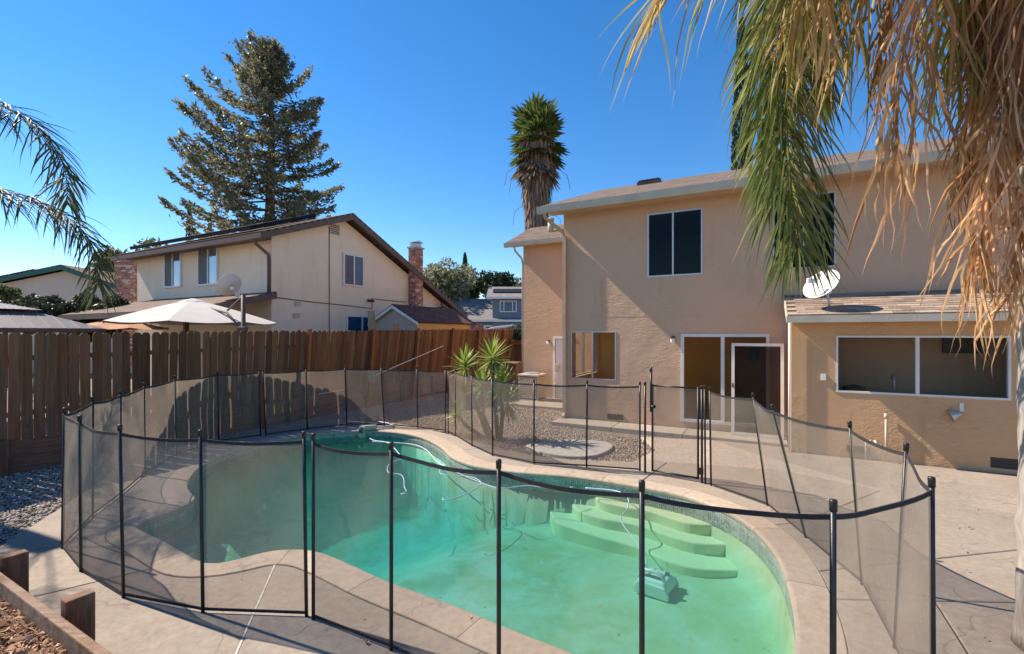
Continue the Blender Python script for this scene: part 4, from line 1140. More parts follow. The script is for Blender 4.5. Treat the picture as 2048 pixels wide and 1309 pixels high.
# downspouts
part('downspout', M_FASCIA_T, house, lambda m: (m.tube([W(10.72, 4.86, 5.21), W(10.73, 4.84, 5.10), W(11.19, 4.56, 4.80), W(11.235, 4.52, 4.66)], 0.045, 8), m.ubox(11.18, 11.297, 4.47, 4.555, 0.14, 4.70), m.prism([W(11.1, 4.48, 0.06), W(11.1, 4.48, 0.12), W(11.19, 4.48, 0.20), W(11.29, 4.48, 0.139), W(11.29, 4.48, 0.06)], VD * 0.07)), False)
part('downspout', M_FASCIA, house, lambda m: m.tube([W(14.06, 7.5, 5.16), W(14.08, 7.45, 5.0), W(14.50, 7.42, 4.8), W(14.53, 7.40, 4.6), W(14.53, 7.40, 0.1)], 0.035, 8), True)
part('corner_pipe', M_WHITEP, house, lambda m: m.tube([W(10.15, -0.40, 2.40), W(10.15, -0.40, 0.02)], 0.02, 8), True)
# roof fittings
part('flue_pipe', M_FASCIA, house, lambda m: (m.tube([W(15.0, 6.55, 5.65), W(15.0, 6.55, 6.12)], 0.10, 12), m.tube([W(15.0, 6.55, 6.12), W(15.0, 6.55, 6.20)], 0.125, 12)), True)
part('vent_pipe', M_FASCIA, house, lambda m: (m.tube([W(15.4, 5.6, 5.8), W(15.4, 5.6, 6.32)], 0.035, 8), m.tube([W(15.4, 5.6, 5.86), W(15.4, 5.6, 5.98)], 0.07, 8)), True)
def skylight(u, v):
    a = W(u, v, 5.39 + (u - 10.72) * 0.3523)
    m = MB(); e = (UD + ZD * 0.3523).normalized(); n = e.cross(-VD).normalized(); n = n if n.z > 0 else -n
    m.obox(a, e * 0.7, VD * -0.62, n * 0.10); o = m.build('skylight', M_FASCIA_B, house)
    m = MB(); m.obox(a + n * 0.102 + e * .04 - VD * .04, e * 0.62, VD * -0.54, n * 0.03); m.build('pane', M_SOLAR, o)
skylight(14.9, 3.55); skylight(14.9, 0.2)

# ------------------------------------------------------------------ things by the house
ac = thing('air_conditioner', 'beige louvred outdoor condenser on the pad by the side door', 'air conditioner', W(13.9, 6.75, 0.05))
part('cabinet', M_DARK, ac, lambda m: m.ubox(13.62, 14.22, 6.42, 7.05, 0.07, 0.80))
for du in (0, 1):
    for dv in (0, 1):
        part('corner_post', M_ACBEIGE, ac, lambda m: m.ubox(13.59 + du * .62, 13.63 + du * .62, 6.39 + dv * .65, 6.43 + dv * .65, 0.06, 0.82))
for i in range(13):
    z = 0.12 + i * 0.053
    part('louvre', M_ACBEIGE, ac, lambda m: (m.ubox(13.58, 13.60, 6.44, 7.03, z, z + 0.04), m.ubox(13.64, 14.2, 6.385, 6.405, z, z + 0.04)))
part('top_panel', M_ACBEIGE, ac, lambda m: m.ubox(13.57, 14.27, 6.37, 7.10, 0.82, 0.89), bevel=0.015)
part('fan_guard', M_ALU, ac, lambda m: m.lathe(W(13.92, 6.735, 0.895), [(0.26, 0), (0.25, 0.03), (0.12, 0.045), (0.03, 0.05)], 20))
part('base', M_FASCIA, ac, lambda m: m.ubox(13.56, 14.28, 6.36, 7.11, 0.05, 0.075))

def bin_(u, v, col, lab, h, body_name='body'):
    b = thing('wheelie_bin', lab, 'bin', W(u, v, 0), 'wheelie bins')
    w0, w1 = 0.24, 0.30
    m = MB(); c = W(u, v, 0)
    lo = [c + UD * a * w0 + VD * b_ * w0 + ZD * 0.06 for a, b_ in ((-1, -1), (1, -1), (1, 1), (-1, 1))]; hi = [c + UD * a * w1 + VD * b_ * w1 + ZD * h for a, b_ in ((-1, -1), (1, -1), (1, 1), (-1, 1))]
    m.add(lo + hi, [(3, 2, 1, 0), (4, 5, 6, 7), (0, 1, 5, 4), (1, 2, 6, 5), (2, 3, 7, 6), (3, 0, 4, 7)]); m.build('body', col, b, bevel=0.02)
    m = MB(); m.prism([c + UD * -0.34 + VD * -0.33 + ZD * (h + .004), c + UD * -0.34 + VD * -0.33 + ZD * (h + .05), c + VD * -0.33 + ZD * (h + .085), c + UD * 0.34 + VD * -0.33 + ZD * (h + .05), c + UD * 0.34 + VD * -0.33 + ZD * (h + .004)], VD * 0.66); m.build('lid', col, b, bevel=0.01)
    for s in (-1, 1):
        m = MB(); m.tube([c + UD * 0.26 + VD * s * 0.25 + ZD * 0.1, c + UD * 0.26 + VD * s * 0.31 + ZD * 0.1], 0.1, 14); m.build('wheel', M_DARK, b, True)
bin_(16.6, 7.95, M_PLASTIC_B, 'blue wheelie bin tucked against the house corner', 1.12)
bin_(16.0, 8.55, M_PLASTIC_BR, 'brown wheelie bin behind the yucca', 1.05)

# screen door leaning by the slider
sd = thing('screen_door', 'loose white-framed screen door leaning against the sliding door', 'screen door', W(10.97, 0.15, 0.055))
def SDP(s, d, z): return W(10.97 + d + 0.10 * z / 2.0, s, z)
m = MB(); 
for a in ((-0.34, -0.28, 0.06, 2.0), (0.57, 0.63, 0.06, 2.0)): 
    o = SDP(a[0], 0, a[2]); m.obox(o, SDP(a[1], 0, a[2]) - o, SDP(a[0], 0.025, a[2]) - o, SDP(a[0], 0, a[3]) - o)
for z0, z1 in ((0.06, 0.13), (1.94, 2.0)):
    o = SDP(-0.28, 0.001, z0); m.obox(o, SDP(0.57, 0.001, z0) - o, SDP(-0.28, 0.024, z0) - o, SDP(-0.28, 0.001, z1) - o)
m.build('frame', M_WHITE, sd)
M_SCREEN = meshcloth('insect_screen', (0.02, 0.02, 0.024), 0.74)
m = MB(); m.add([SDP(-0.28, 0.012, 0.13), SDP(0.57, 0.012, 0.13), SDP(0.57, 0.012, 1.94), SDP(-0.28, 0.012, 1.94)], [(0, 1, 2, 3)]); m.build('screen', M_SCREEN, sd)
m = MB(); o = SDP(0.585, -0.02, 1.06); m.obox(o, VD * 0.03, UD * 0.018, ZD * 0.09); m.build('handle', M_DARK, sd)

# satellite dishes
def dish(name, lab, c, face, r, foot, arm=True, mat=M_DISH):
    t = thing(name, lab, 'satellite dish', foot); c = Vector(c); face = Vector(face).normalized()
    m = MB(); prof = [(r * math.sin(a * 0.1 * 0.62) / math.sin(0.62), r * 0.22 * (1 - (1 - (a / 10) ** 2))) for a in range(11)]
    prof = [(r * a / 10, 0.24 * r * (a / 10) ** 2) for a in range(1, 11)]
    m.lathe(c - face * 0.0, prof, 28, face); m2 = MB()
    a_ = face.orthogonal().normalized(); b_ = face.cross(a_)
    me = MB(); k = 28; vs = []; n = len(prof)
    for rr_, hh in prof + [(p[0] * 0.985, p[1] + 0.012) for p in reversed(prof)]:
        for j in range(k):
            q = 2 * math.pi * j / k; vs.append(c + face * hh + (a_ * math.cos(q) + b_ * math.sin(q)) * rr_)
    fs = [(i * k + j, i * k + (j + 1) % k, (i + 1) * k + (j + 1) % k, (i + 1) * k + j) for i in range(2 * n - 1) for j in range(k)]
    fs += [tuple(range(k))[::-1], tuple((2 * n - 1) * k + j for j in range(k))]
    me.add(vs, fs); me.build('reflector', mat, t, True)
    ft = Vector(foot)
    part('mast', M_ALU, t, lambda m: m.tube([ft, ft + ZD * 0.12, c - face * 0.10, c - face * 0.01], 0.022, 8), True)
    low = c + (-ZD - face * (-ZD).dot(face)).normalized() * r * 0.9 + face * 0.2 * r
    tip = c + face * r * 1.1 - ZD * r * 0.35
    part('feed_arm', M_ALU, t, lambda m: m.tube([low - face * .05, tip], 0.013, 8), True)
    part('feed_horn', M_WHITEP, t, lambda m: m.obox(tip - Vector((.09, .03, .04)), (0.18, 0, 0), (0, 0.07, 0), (0, 0, 0.09)), bevel=0.02)
    part('bracket', M_ALU, t, lambda m: m.obox(c - face * 0.12 - Vector((.05, .05, .06)), (0.1, 0, 0), (0, 0.1, 0), (0, 0, 0.12)), bevel=0.01)
dish('satellite_dish', 'pale satellite dish on the low kitchen roof under the palm frond', W(10.12, -0.93, 3.05), (-0.74, -0.28, 0.55), 0.32, W(10.2, -1.02, 2.66), mat=M_WHITE)

# ------------------------------------------------------------------ neighbouring house beyond the fence
nb = thing('neighbour_house', 'cream two-storey neighbour house with brown gable trim behind the board fence', 'house', W(12, 15, 0))
NU = uplane(9.66); NV = vplane(14.0)
part('wall', M_STUCCO_N, nb, lambda m: m.prism([W(9.66, 14, -0.1), W(9.66, 14, 5.40), W(12.65, 14, 6.48), W(19.8, 14, 3.22), W(19.8, 14, -0.1)], VD * 8.6))
NR = [(9.05, 5.28), (12.65, 6.70), (20.35, 3.12)]
uv_sheet('roof', M_ROOF_N, nb, (W(9.05, 13.55, 5.36), W(9.05, 23.2, 5.36), W(12.65, 23.2, 6.72), W(12.65, 13.55, 6.72)), 0.06)
uv_sheet('roof', M_ROOF_N, nb, (W(20.35, 13.55, 3.20), W(20.35, 23.2, 3.20), W(12.66, 23.2, 6.72), W(12.66, 13.55, 6.72)), 0.06)
part('rake_board', M_FASCIA_B, nb, lambda m: m.prism([W(9.07, 13.53, 5.12), W(9.07, 13.53, 5.30), W(12.65, 13.53, 6.66), W(20.3, 13.53, 3.14), W(20.3, 13.53, 2.94), W(12.65, 13.53, 6.46)], VD * 0.05))
part('gutter', M_FASCIA_B, nb, lambda m: m.ubox(8.98, 9.08, 13.53, 23.2, 5.13, 5.29))
part('soffit', M_FASCIA_B, nb, lambda m: m.ubox(9.09, 9.655, 14.0, 23, 5.22, 5.26))
part('rafter_tail', M_FASCIA_B, nb, lambda m: (m.prism([W(18.2, 13.6, 3.55), W(18.2, 13.6, 3.7), W(20.1, 13.6, 2.95), W(20.1, 13.6, 2.82)], VD * 0.09), m.ubox(18.4, 18.5, 13.6, 14, 2.4, 3.5)))
part('downspout', M_FASCIA_B, nb, lambda m: m.tube([W(9.03, 13.9, 5.13), W(9.1, 13.95, 5.0), W(9.58, 14.05, 4.75), W(9.6, 14.05, 4.6), W(9.6, 14.05, 3.45)], 0.05, 8), True)
part('cable', M_DARK, nb, lambda m: m.tube([W(9.8, 13.985, 3.38), W(11.0, 13.985, 3.32), W(12.5, 13.985, 3.28), W(14.05, 13.985, 3.22), W(14.05, 13.985, 3.62), W(15.0, 13.985, 3.6), W(16.1, 13.985, 3.6)], 0.016, 6))
part('cable', M_DARK, nb, lambda m: m.tube([W(11.93, 13.985, 0.5), W(11.93, 13.985, 6.1)], 0.014, 6))
part('attic_vent', M_STUCCO_F, nb, lambda m: m.ubox(11.95, 12.4, 13.97, 13.999, 5.85, 6.25))
for i in range(5): part('vent_slat', M_FASCIA_B, nb, lambda m: m.ubox(11.98, 12.37, 13.955, 13.969, 5.89 + i * .07, 5.92 + i * .07))
window(nb, NV, 12.55, 13.6, 4.02, 5.26, M_WHITE, M_GLASS_N, fw=0.07, d0=-0.06, d1=-0.002, mull=(13.08,), mw=0.06, gd=-0.03, back=(M_BLIND, -0.016))
window(nb, NV, 12.7, 14.3, 1.7, 2.92, M_WHITE, M_GLASS_N, fw=0.07, d0=-0.06, d1=-0.002, mull=(13.5,), mw=0.06, gd=-0.03, back=(M_PLASTIC_B, -0.016))
window(nb, NU, 19.25, 20.45, 3.95, 5.38, M_WHITE, M_GLASS_N, fw=0.07, d0=-0.06, d1=-0.002, mull=(19.85,), mw=0.06, gd=-0.03, back=(M_BLIND, -0.016))
window(nb, NU, 16.9, 18.15, 3.92, 5.36, M_WHITE, M_GLASS_N, fw=0.07, d0=-0.06, d1=-0.002, mull=(17.5,), mw=0.06, gd=-0.03, back=(M_BLIND, -0.016))
window(nb, NU, 15.0, 17.2, 0.2, 2.25, M_WHITE, M_GLASS_N, fw=0.07, d0=-0.06, d1=-0.002, mull=(16.1,), mw=0.06, gd=-0.03, name='patio_door', back=(M_ROOM_D, -0.016))
part('door', M_FASCIA_B, nb, lambda m: m.ubox(9.60, 9.658, 18.3, 19.3, 0.1, 2.3))
for z, uu in ((3.15, 10.5), (2.75, 10.45)):
    part('dryer_vent', M_FASCIA, nb, lambda m: m.prism([W(uu, 13.999, z), W(uu + .18, 13.999, z), W(uu + .18, 13.999, z + .14), W(uu, 13.999, z + .14)], VD * -0.1))
part('wall_lamp', M_DARK, nb, lambda m: (m.tube([W(13.85, 13.99, 3.55), W(13.80, 13.85, 3.5)], 0.05, 8), m.tube([W(14.0, 13.99, 3.55), W(14.0, 13.85, 3.5)], 0.05, 8)))
for P_, a_, b_, z0_, z1_, k_ in ((NV, 12.62, 13.06, 4.09, 5.19, 1), (NU, 19.88, 20.38, 4.02, 5.31, 0), (NU, 17.53, 18.08, 3.99, 5.29, 1)):
    m_ = MB(); pbox(m_, P_, a_, b_, -0.048, -0.042, z0_, z1_); m_.build('insect_screen', M_SCREENG, nb)
# patio roof on the back wall
uv_sheet('patio_roof', M_ROOF_N, nb, (W(7.0, 13.75, 2.86), W(7.0, 21.8, 2.86), W(9.655, 21.8, 3.55), W(9.655, 13.75, 3.55)), 0.05)
part('patio_fascia', M_FASCIA_B, nb, lambda m: (m.ubox(6.95, 7.0, 13.7, 21.8, 2.68, 2.84), m.prism([W(7.0, 13.7, 2.66), W(7.0, 13.7, 2.82), W(9.65, 13.7, 3.51), W(9.65, 13.7, 3.33)], VD * 0.045)))
for vv in (14.0, 17.8, 21.5): part('patio_post', M_FASCIA_B, nb, lambda m: m.ubox(7.1, 7.2, vv, vv + .1, 0, 2.7))
part('vent_pipe', M_FASCIA, nb, lambda m: m.tube([W(8.9, 14.6, 3.3), W(8.9, 14.6, 3.75)], 0.04, 8))
# solar array on the near slope
for i in range(7):
    a = W(9.35, 14.6 + i * 1.12, 5.36 + .30 * .378 + 0.09); e = (UD + ZD * 0.378).normalized(); n_ = e.cross(VD).normalized(); n_ = n_ if n_.z > 0 else -n_
    part('solar_panel', M_SOLAR, nb, lambda m: m.obox(a, e * 2.7, VD * 1.10, n_ * 0.13))

def brick_stack(root, P, s0, s1, d0, d1, z0, z1, bw=0.21, bh=0.075, name='brick_shaft'):
    core = MB(); pbox(core, P, s0 + .012, s1 - .012, d0 + .012, d1 - .012, z0, z1); core.build(name, M_MORTAR, root)
    mb = MB(); z = z0; r = 0
    while z + bh <= z1 + 1e-6:
        for (a0, a1, horizontal) in ((s0, s1, True), (d0, d1, False)):
            x = a0 - (bw / 2 if r % 2 else 0)
            while x < a1:
                lo = max(x, a0); hi = min(x + bw - 0.012, a1)
                if hi - lo > 0.03:
                    if horizontal: pbox(mb, P, lo, hi, d0, d0 + 0.02, z, z + bh - .012); pbox(mb, P, lo, hi, d1 - .02, d1, z, z + bh - .012)
                    else:
                        l2, h2 = max(lo, d0 + .021), min(hi, d1 - .021)
                        if h2 > l2: pbox(mb, P, s0, s0 + .02, l2, h2, z, z + bh - .012); pbox(mb, P, s1 - .02, s1, l2, h2, z, z + bh - .012)
                x += bw
        z += bh; r += 1
    stuff(mb.build('brickwork', M_BRICKS, root))
ch = thing('brick_chimney', 'tall mottled red brick chimney on the cream neighbour house gable', 'chimney', W(16.2, 13.7, 0))
brick_stack(ch, NV, 16.25, 16.77, -0.42, -0.01, 1.5, 6.0)
part('crown', M_MORTAR, ch, lambda m: pbox(m, NV, 16.2, 16.82, -0.46, 0.03, 6.002, 6.07))
part('flue_cap', M_ALU, ch, lambda m: (pbox(m, NV, 16.3, 16.72, -0.36, -0.06, 6.07, 6.22), m.prism([NV(16.22, -0.44, 6.27), NV(16.8, -0.44, 6.27), NV(16.51, -0.44, 6.36)], VD * 0.42)))

# ------------------------------------------------------------------ shed, planks, umbrellas, gazebo, hedge
shed = thing('garden_shed', 'small garden shed with maroon shingle roof behind the fence', 'shed', W(14.8, 12, 0))
SG = [W(13.2, 10.95, 0), W(13.2, 13.05, 0), W(13.2, 13.05, 2.72), W(13.2, 12.0, 3.22), W(13.2, 10.95, 2.68)]
part('gable_wall', M_SHEDG, shed, lambda m: m.prism(SG, UD * 0.05))
part('side_wall', M_SHED_LIT, shed, lambda m: m.ubox(13.251, 16.6, 10.95, 11.0, 0, 2.66))
part('gable_wall', M_SHEDG, shed, lambda m: m.prism([p + UD * 3.45 for p in SG], UD * 0.05))
uv_sheet('roof', M_ROOF_S, shed, (W(13.05, 10.78, 2.62), W(16.85, 10.78, 2.62), W(16.85, 12.0, 3.29), W(13.05, 12.0, 3.29)), 0.04)
uv_sheet('roof', M_ROOF_S, shed, (W(13.05, 13.22, 2.62), W(16.85, 13.22, 2.62), W(16.85, 12.0, 3.29), W(13.05, 12.0, 3.29)), 0.04)
part('trim', M_WHITEP, shed, lambda m: (m.prism([W(13.03, 10.80, 2.50), W(13.03, 10.80, 2.60), W(13.03, 12.0, 3.245), W(13.03, 13.2, 2.60), W(13.03, 13.2, 2.50), W(13.03, 12.0, 3.13)], UD * 0.03),))
for uu, vv, h, tl, wd, lab in ((11.62, 11.6, 2.98, 0.06, 0.30, 'tall loose plank leaning upright behind the fence by the cream house'), (12.0, 11.0, 2.55, 0.0, 0.28, 'short loose plank standing behind the fence left of the shed')):
    mb = MB(); mb.obox(W(uu, vv, 0), VD * -wd, UD * 0.035, ZD * h + VD * tl * h); tag(mb.build('plank', M_PLANK, None, origin=W(uu, vv, 0)), lab, 'plank', 'loose planks behind the fence')

def umbrella(name, lab, apex, r, rim, mat, n=8, scallop=0.06, rot=0.2):
    t = thing(name, lab, 'umbrella', (apex[0], apex[1], 0)); a = Vector(apex); rings = 5
    mb = MB(); seg = n * 6; vs = [a]; 
    for k in range(1, rings + 1):
        f = k / rings
        for j in range(seg):
            q = 2 * math.pi * j / seg + rot; c = (j % 6) / 6.0; s = math.sin(math.pi * c)
            rr_ = r * f * (1 - 0.035 * s * f); z = a.z - (a.z - rim) * (f ** 1.15) - 0.05 * s * f
            vs.append(Vector((a.x + rr_ * math.cos(q), a.y + rr_ * math.sin(q), z)))
    fs = [(0, 1 + j, 1 + (j + 1) % seg) for j in range(seg)]
    for k in range(rings - 1):
        for j in range(seg):
            j2 = (j + 1) % seg; fs.append((1 + k * seg + j, 1 + (k + 1) * seg + j, 1 + (k + 1) * seg + j2, 1 + k * seg + j2))
    mb.add(vs, fs); mb.build('canopy', mat, t)
    cap = MB(); cap.lathe(a - ZD * 0.12, [(0.42, 0), (0.25, 0.09), (0.05, 0.15)], n); cap.build('vent_cap', mat, t)
    for k in range(n):
        q = 2 * math.pi * k / n + rot
        m = MB(); e = Vector((a.x + r * .98 * math.cos(q), a.y + r * .98 * math.sin(q), rim - 0.01)); m.tube([a - ZD * 0.15, e - ZD * 0.015], 0.012, 6); m.build('rib', M_FASCIA_B, t)
    return t
um = umbrella('cantilever_umbrella', 'white cantilever umbrella open above the fence', (-8.40, 12.4, 3.10), 1.98, 2.50, M_CANVAS, 8, rot=0.35)
part('mast', M_FASCIA_B, um, lambda m: m.tube([(-6.42, 11.25, 0), (-6.46, 11.3, 3.13)], 0.05, 10), True)
part('arm', M_FASCIA_B, um, lambda m: (m.tube([(-6.46, 11.3, 3.10), (-7.05, 11.65, 2.78)], 0.025, 8), m.tube([(-6.44, 11.25, 2.25), (-7.05, 11.62, 2.72), (-8.40, 12.4, 3.0)], 0.03, 8)), True)
part('crank_box', M_FASCIA_B, um, lambda m: m.obox((-6.55, 11.18, 2.15), (0.2, 0, 0), (0, 0.16, 0), (0, 0, 0.22)), bevel=0.03)
um2 = umbrella('patio_umbrella', 'orange-brown patio umbrella below the white umbrella canopy', (-11.45, 13.7, 2.62), 1.2, 2.37, M_CANVAS_O, 8, rot=0.1)
part('pole', M_FASCIA_B, um2, lambda m: m.tube([(-11.45, 13.7, 0), (-11.45, 13.7, 2.6)], 0.03, 8), True)

gz = thing('gazebo', 'grey ribbed metal two-tier gazebo roof behind the fence', 'gazebo', (-13.45, 11.8, 0))
def hip(m, cx, cy, hx, hy, z0, z1, tx, ty):
    c = Vector((cx, cy, 0)); lo = [c + UD * a * hx + VD * b * hy + ZD * z0 for a, b in ((-1, -1), (1, -1), (1, 1), (-1, 1))]; hi = [c + UD * a * tx + VD * b * ty + ZD * z1 for a, b in ((-1, -1), (1, -1), (1, 1), (-1, 1))]
    m.add(lo + hi, [(3, 2, 1, 0), (4, 5, 6, 7), (0, 1, 5, 4), (1, 2, 6, 5), (2, 3, 7, 6), (3, 0, 4, 7)])
    return lo, hi
GX, GY = -13.45, 11.8
m = MB(); lo, hi = hip(m, GX, GY, 1.9, 1.9, 2.34, 2.80, 0.75, 0.75); m.build('lower_roof', M_METALROOF, gz)
m = MB(); lo2, hi2 = hip(m, GX, GY, 0.95, 0.95, 2.82, 3.06, 0.05, 0.05); m.build('upper_roof', M_METALROOF, gz)
for (L0, H0) in ((lo, hi), (lo2, hi2)):
    for sd_ in range(4):
        a0, a1, b0, b1 = L0[sd_], L0[(sd_ + 1) % 4], H0[sd_], H0[(sd_ + 1) % 4]
        if sd_ not in (0, 3): continue
        for i in range(1, 14):
            f = i / 14; p = a0.lerp(a1, f); ft = (f - 0.5) ; 
            mid0, mid1 = a0.lerp(a1, .5), b0.lerp(b1, .5)
            half_l = (a1 - a0).length / 2; half_t = (b1 - b0).length / 2; x = abs(ft) * 2 * half_l
            k = 1.0 if x <= half_t else (half_l - x) / (half_l - half_t)
            q = p + (mid1 - mid0) * k
            if (q - p).length > 0.1:
                m = MB(); m.tube([p + ZD * .006, q + ZD * .006], 0.008, 4); m.build('rib', M_METALROOF, gz)
part('eave_beam', M_FASCIA_B, gz, lambda m: [m.obox(lo[i] - ZD * 0.10, (lo[(i + 1) % 4] - lo[i]) * 0.999, ((Vector((GX, GY, 0)) - lo[i]) * 0.02).xy.to_3d(), ZD * 0.095) for i in range(4)])
for p in lo: part('post', M_FASCIA_B, gz, lambda m: m.obox(p + (Vector((GX, GY, p.z)) - p) * 0.06 - ZD * p.z, (0.1, 0, 0), (0, 0.1, 0), (0, 0, p.z - 0.1)))

# leaf clouds
def leaf_cloud(centers, radii, n, size, seed, shape=(1, 1, 1), shell=0.55, aspect=0.5):
    rg = np.random.default_rng(seed); centers = np.asarray(centers, float); radii = np.asarray(radii, float)
    wgt = radii ** 2; idx = rg.choice(len(centers), n, p=wgt / wgt.sum())
    d = rg.normal(size=(n, 3)); d /= np.linalg.norm(d, axis=1)[:, None]
    rr_ = rg.uniform(shell, 1.05, n) ** 0.8
    P = centers[idx] + d * (radii[idx] * rr_)[:, None] * np.asarray(shape)
    a = rg.normal(size=(n, 3)) + d * 0.6; a /= np.linalg.norm(a, axis=1)[:, None]
    b = np.cross(a, rg.normal(size=(n, 3))); b /= np.linalg.norm(b, axis=1)[:, None]
    s = (size * rg.uniform(0.6, 1.4, n))[:, None]
    A = a * s; B = b * s * aspect
    V = np.stack([P - A, P + B, P + A, P - B], 1).reshape(-1, 3)
    F_ = np.arange(4 * n).reshape(-1, 4)
    return V, F_
def clumps(c, r, n, seed, shape=(1, 1, 1), k=0.42):
    rg = np.random.default_rng(seed); d = rg.normal(size=(n, 3)); d /= np.linalg.norm(d, axis=1)[:, None]
    C_ = np.asarray(c) + d * (r * rg.uniform(0.35, 0.85, (n, 1))) * np.asarray(shape)
    return C_, r * k * rg.uniform(0.6, 1.2, n)
def tree(name, lab, base, h, c, r, mat, seed, n=9000, size=0.16, shape=(1, 1, 1), nc=26, cat='tree', group=None, k=0.42):
    t = thing(name, lab, cat, base, group); base = Vector(base); c = Vector(c)
    rg = random.Random(seed)
    tm = MB(); tm.tube([base, base.lerp(c, 0.5) + Vector((rg.uniform(-.2, .2), 0, 0)), c], [0.03 * h, 0.022 * h, 0.012 * h], 8)
    C_, R_ = clumps(c, r, nc, seed, shape, k)
    for i in range(0, nc, 3): tm.tube([base.lerp(c, 0.6), (base.lerp(c, 0.7) + Vector(C_[i])) / 2, Vector(C_[i])], [0.012 * h, 0.008 * h, 0.003 * h], 5)
    tm.build('trunk', M_BARK, t, True)
    V, F_ = leaf_cloud(C_, R_, n, size, seed + 1)
    big_mesh('crown', V - np.array(base), F_, mat, t)
    return t
def hedge(name, lab, x0, x1, y, z0, z1, d, mat, seed, n=7000, size=0.07, cat='hedge'):
    t = thing(name, lab, cat, ((x0 + x1) / 2, y, 0)); C_ = []; rg = np.random.default_rng(seed)
    k = int((x1 - x0) * 5) + 4
    cx = rg.uniform(x0, x1, k); cy = y + rg.uniform(-d, d, k); cz = rg.uniform(z0, z1, k)
    V, F_ = leaf_cloud(np.stack([cx, cy, cz], 1), np.full(k, 0.42), n, size, seed)
    big_mesh('foliage', V - np.array(wloc(t)), F_, mat, t)
    part('stem', M_BARK, t, lambda m: [m.tube([(x, y, 0), (x + .1, y, z1 - .3)], 0.03, 5) for x in np.linspace(x0 + .2, x1 - .2, 5)])
hedge('hedge', 'dark glossy hedge between the gazebo and the green-trimmed house', -18.6, -14.6, 17.2, 2.2, 3.35, 0.6, M_HEDGE, 31, 15000, 0.085)
hedge('hedge', 'clipped green bush showing over the side fence at the house corner', -0.3, 1.2, 23.0, 1.6, 2.3, 0.4, M_LEAF_D, 33, 2500, 0.06, 'bush')
tree('shrub_tree', 'olive green shrub above the gazebo at the left edge', (-20.5, 19.0, 0), 4, (-20.5, 19.0, 3.6), 0.6, M_LEAF, 35, 2200, 0.08)

# ------------------------------------------------------------------ green-trimmed house at far left
gh = thing('green_trim_house', 'low cream house with dark green gable trim at the far left', 'house', (-26, 27, 0))
GA, GB, GC = Vector((-31.0, 26, 4.55)), Vector((-24.6, 26, 5.85)), Vector((-21.4, 26, 4.72))
part('wall', M_STUCCO_F, gh, lambda m: m.prism([(-31, 26, 0), (-31, 26, 4.4), (-24.6, 26, 5.7), (-21.6, 26, 4.6), (-19.5, 26, 3.85), (-19.5, 26, 0)], (0, 8, 0)))
part('trim', M_GREENTRIM, gh, lambda m: m.prism([(-31, 25.6, 4.42), (-31, 25.6, 4.62), (-24.6, 25.6, 5.92), (-19.3, 25.6, 3.98), (-19.3, 25.6, 3.78), (-24.6, 25.6, 5.70)], (0, 0.08, 0)))
uv_sheet('roof', M_ROOF_N, gh, ((-31, 25.6, 4.66), (-31, 34.2, 4.66), (-24.6, 34.2, 5.98), (-24.6, 25.6, 5.98)), 0.05)
uv_sheet('roof', M_ROOF_N, gh, ((-19.2, 25.6, 4.0), (-19.2, 34.2, 4.0), (-24.6, 34.2, 5.98), (-24.6, 25.6, 5.98)), 0.05)
for i in range(3): part('solar_panel', M_SOLAR, gh, lambda m: m.obox((-30.5 + i * 1.4, 25.9, 4.87 + i * .287), (1.3, 0, 0.268), (0, 1.8, 0), (0, 0, 0.06)))
gc = thing('brick_chimney', 'stubby pink brick chimney beside the green-trimmed house', 'chimney', (-20.8, 25.3, 0))
XP = lambda s, d, z: Vector((s, 25.0 + d, z))
brick_stack(gc, XP, -21.15, -20.15, 0.0, 0.58, 0.5, 6.2, 0.24, 0.085)
part('crown', M_MORTAR, gc, lambda m: pbox(m, XP, -21.1, -20.2, -0.03, 0.61, 6.202, 6.30))
dish('satellite_dish', 'grey satellite dish above the white umbrella, against the cream house', (-8.45, 14.1, 3.62), (-0.75, 0.45, 0.50), 0.36, (-8.1, 14.2, 3.12))

# ------------------------------------------------------------------ blue-grey house across the street
bh = thing('blue_house', 'blue-grey two-storey house with white garage far beyond the fence', 'house', (-2, 56, 0))
part('wall', M_BLUEWALL, bh, lambda m: m.box(-7.5, 6.0, 56, 66, 0, 3.9))
part('upper_wall', M_BLUEWALL, bh, lambda m: m.box(-2.3, 6.0, 55.5, 64, 2.5, 6.6))
for i in range(14): part('siding', M_BLUEWALL, bh, lambda m: m.box(-2.3, 6.0, 55.46, 55.498, 4.0 + i * 0.18, 4.0 + i * 0.18 + 0.165))
uv_sheet('roof', M_ROOF_G, bh, ((-8.2, 55, 3.85), (6.5, 55, 3.85), (6.5, 61, 6.75), (-8.2, 61, 6.75)), 0.06)
uv_sheet('roof', M_ROOF_G, bh, ((-3.0, 54.8, 6.5), (6.5, 54.8, 6.5), (6.5, 60, 8.2), (-3.0, 60, 8.2)), 0.06)
part('fascia', M_WHITEP, bh, lambda m: (m.box(-8.2, 6.5, 54.93, 55.0, 3.6, 3.85), m.box(-3.0, 6.5, 54.72, 54.8, 6.28, 6.52)))
window(bh, lambda s, d, z: Vector((s, 55.45 + d, z)), -1.45, 0.55, 4.75, 6.1, M_WHITEP, M_GLASS_N, fw=0.1, d0=-0.1, d1=-0.005, mull=(-0.95, 0.05), mw=0.09, gd=-0.05, back=(M_BLIND, -0.02))
part('garage_door', M_WHITEP, bh, lambda m: m.box(-3.4, 1.1, 55.9, 55.98, 0, 3.25))
for i in range(4): part('garage_pane', M_DARK, bh, lambda m: m.box(-3.1 + i * 0.85, -2.65 + i * 0.85, 55.86, 55.898, 2.82, 3.0))
part('porch_post', M_WHITEP, bh, lambda m: (m.box(-6.6, -6.35, 55.3, 55.5, 0, 3.6),))
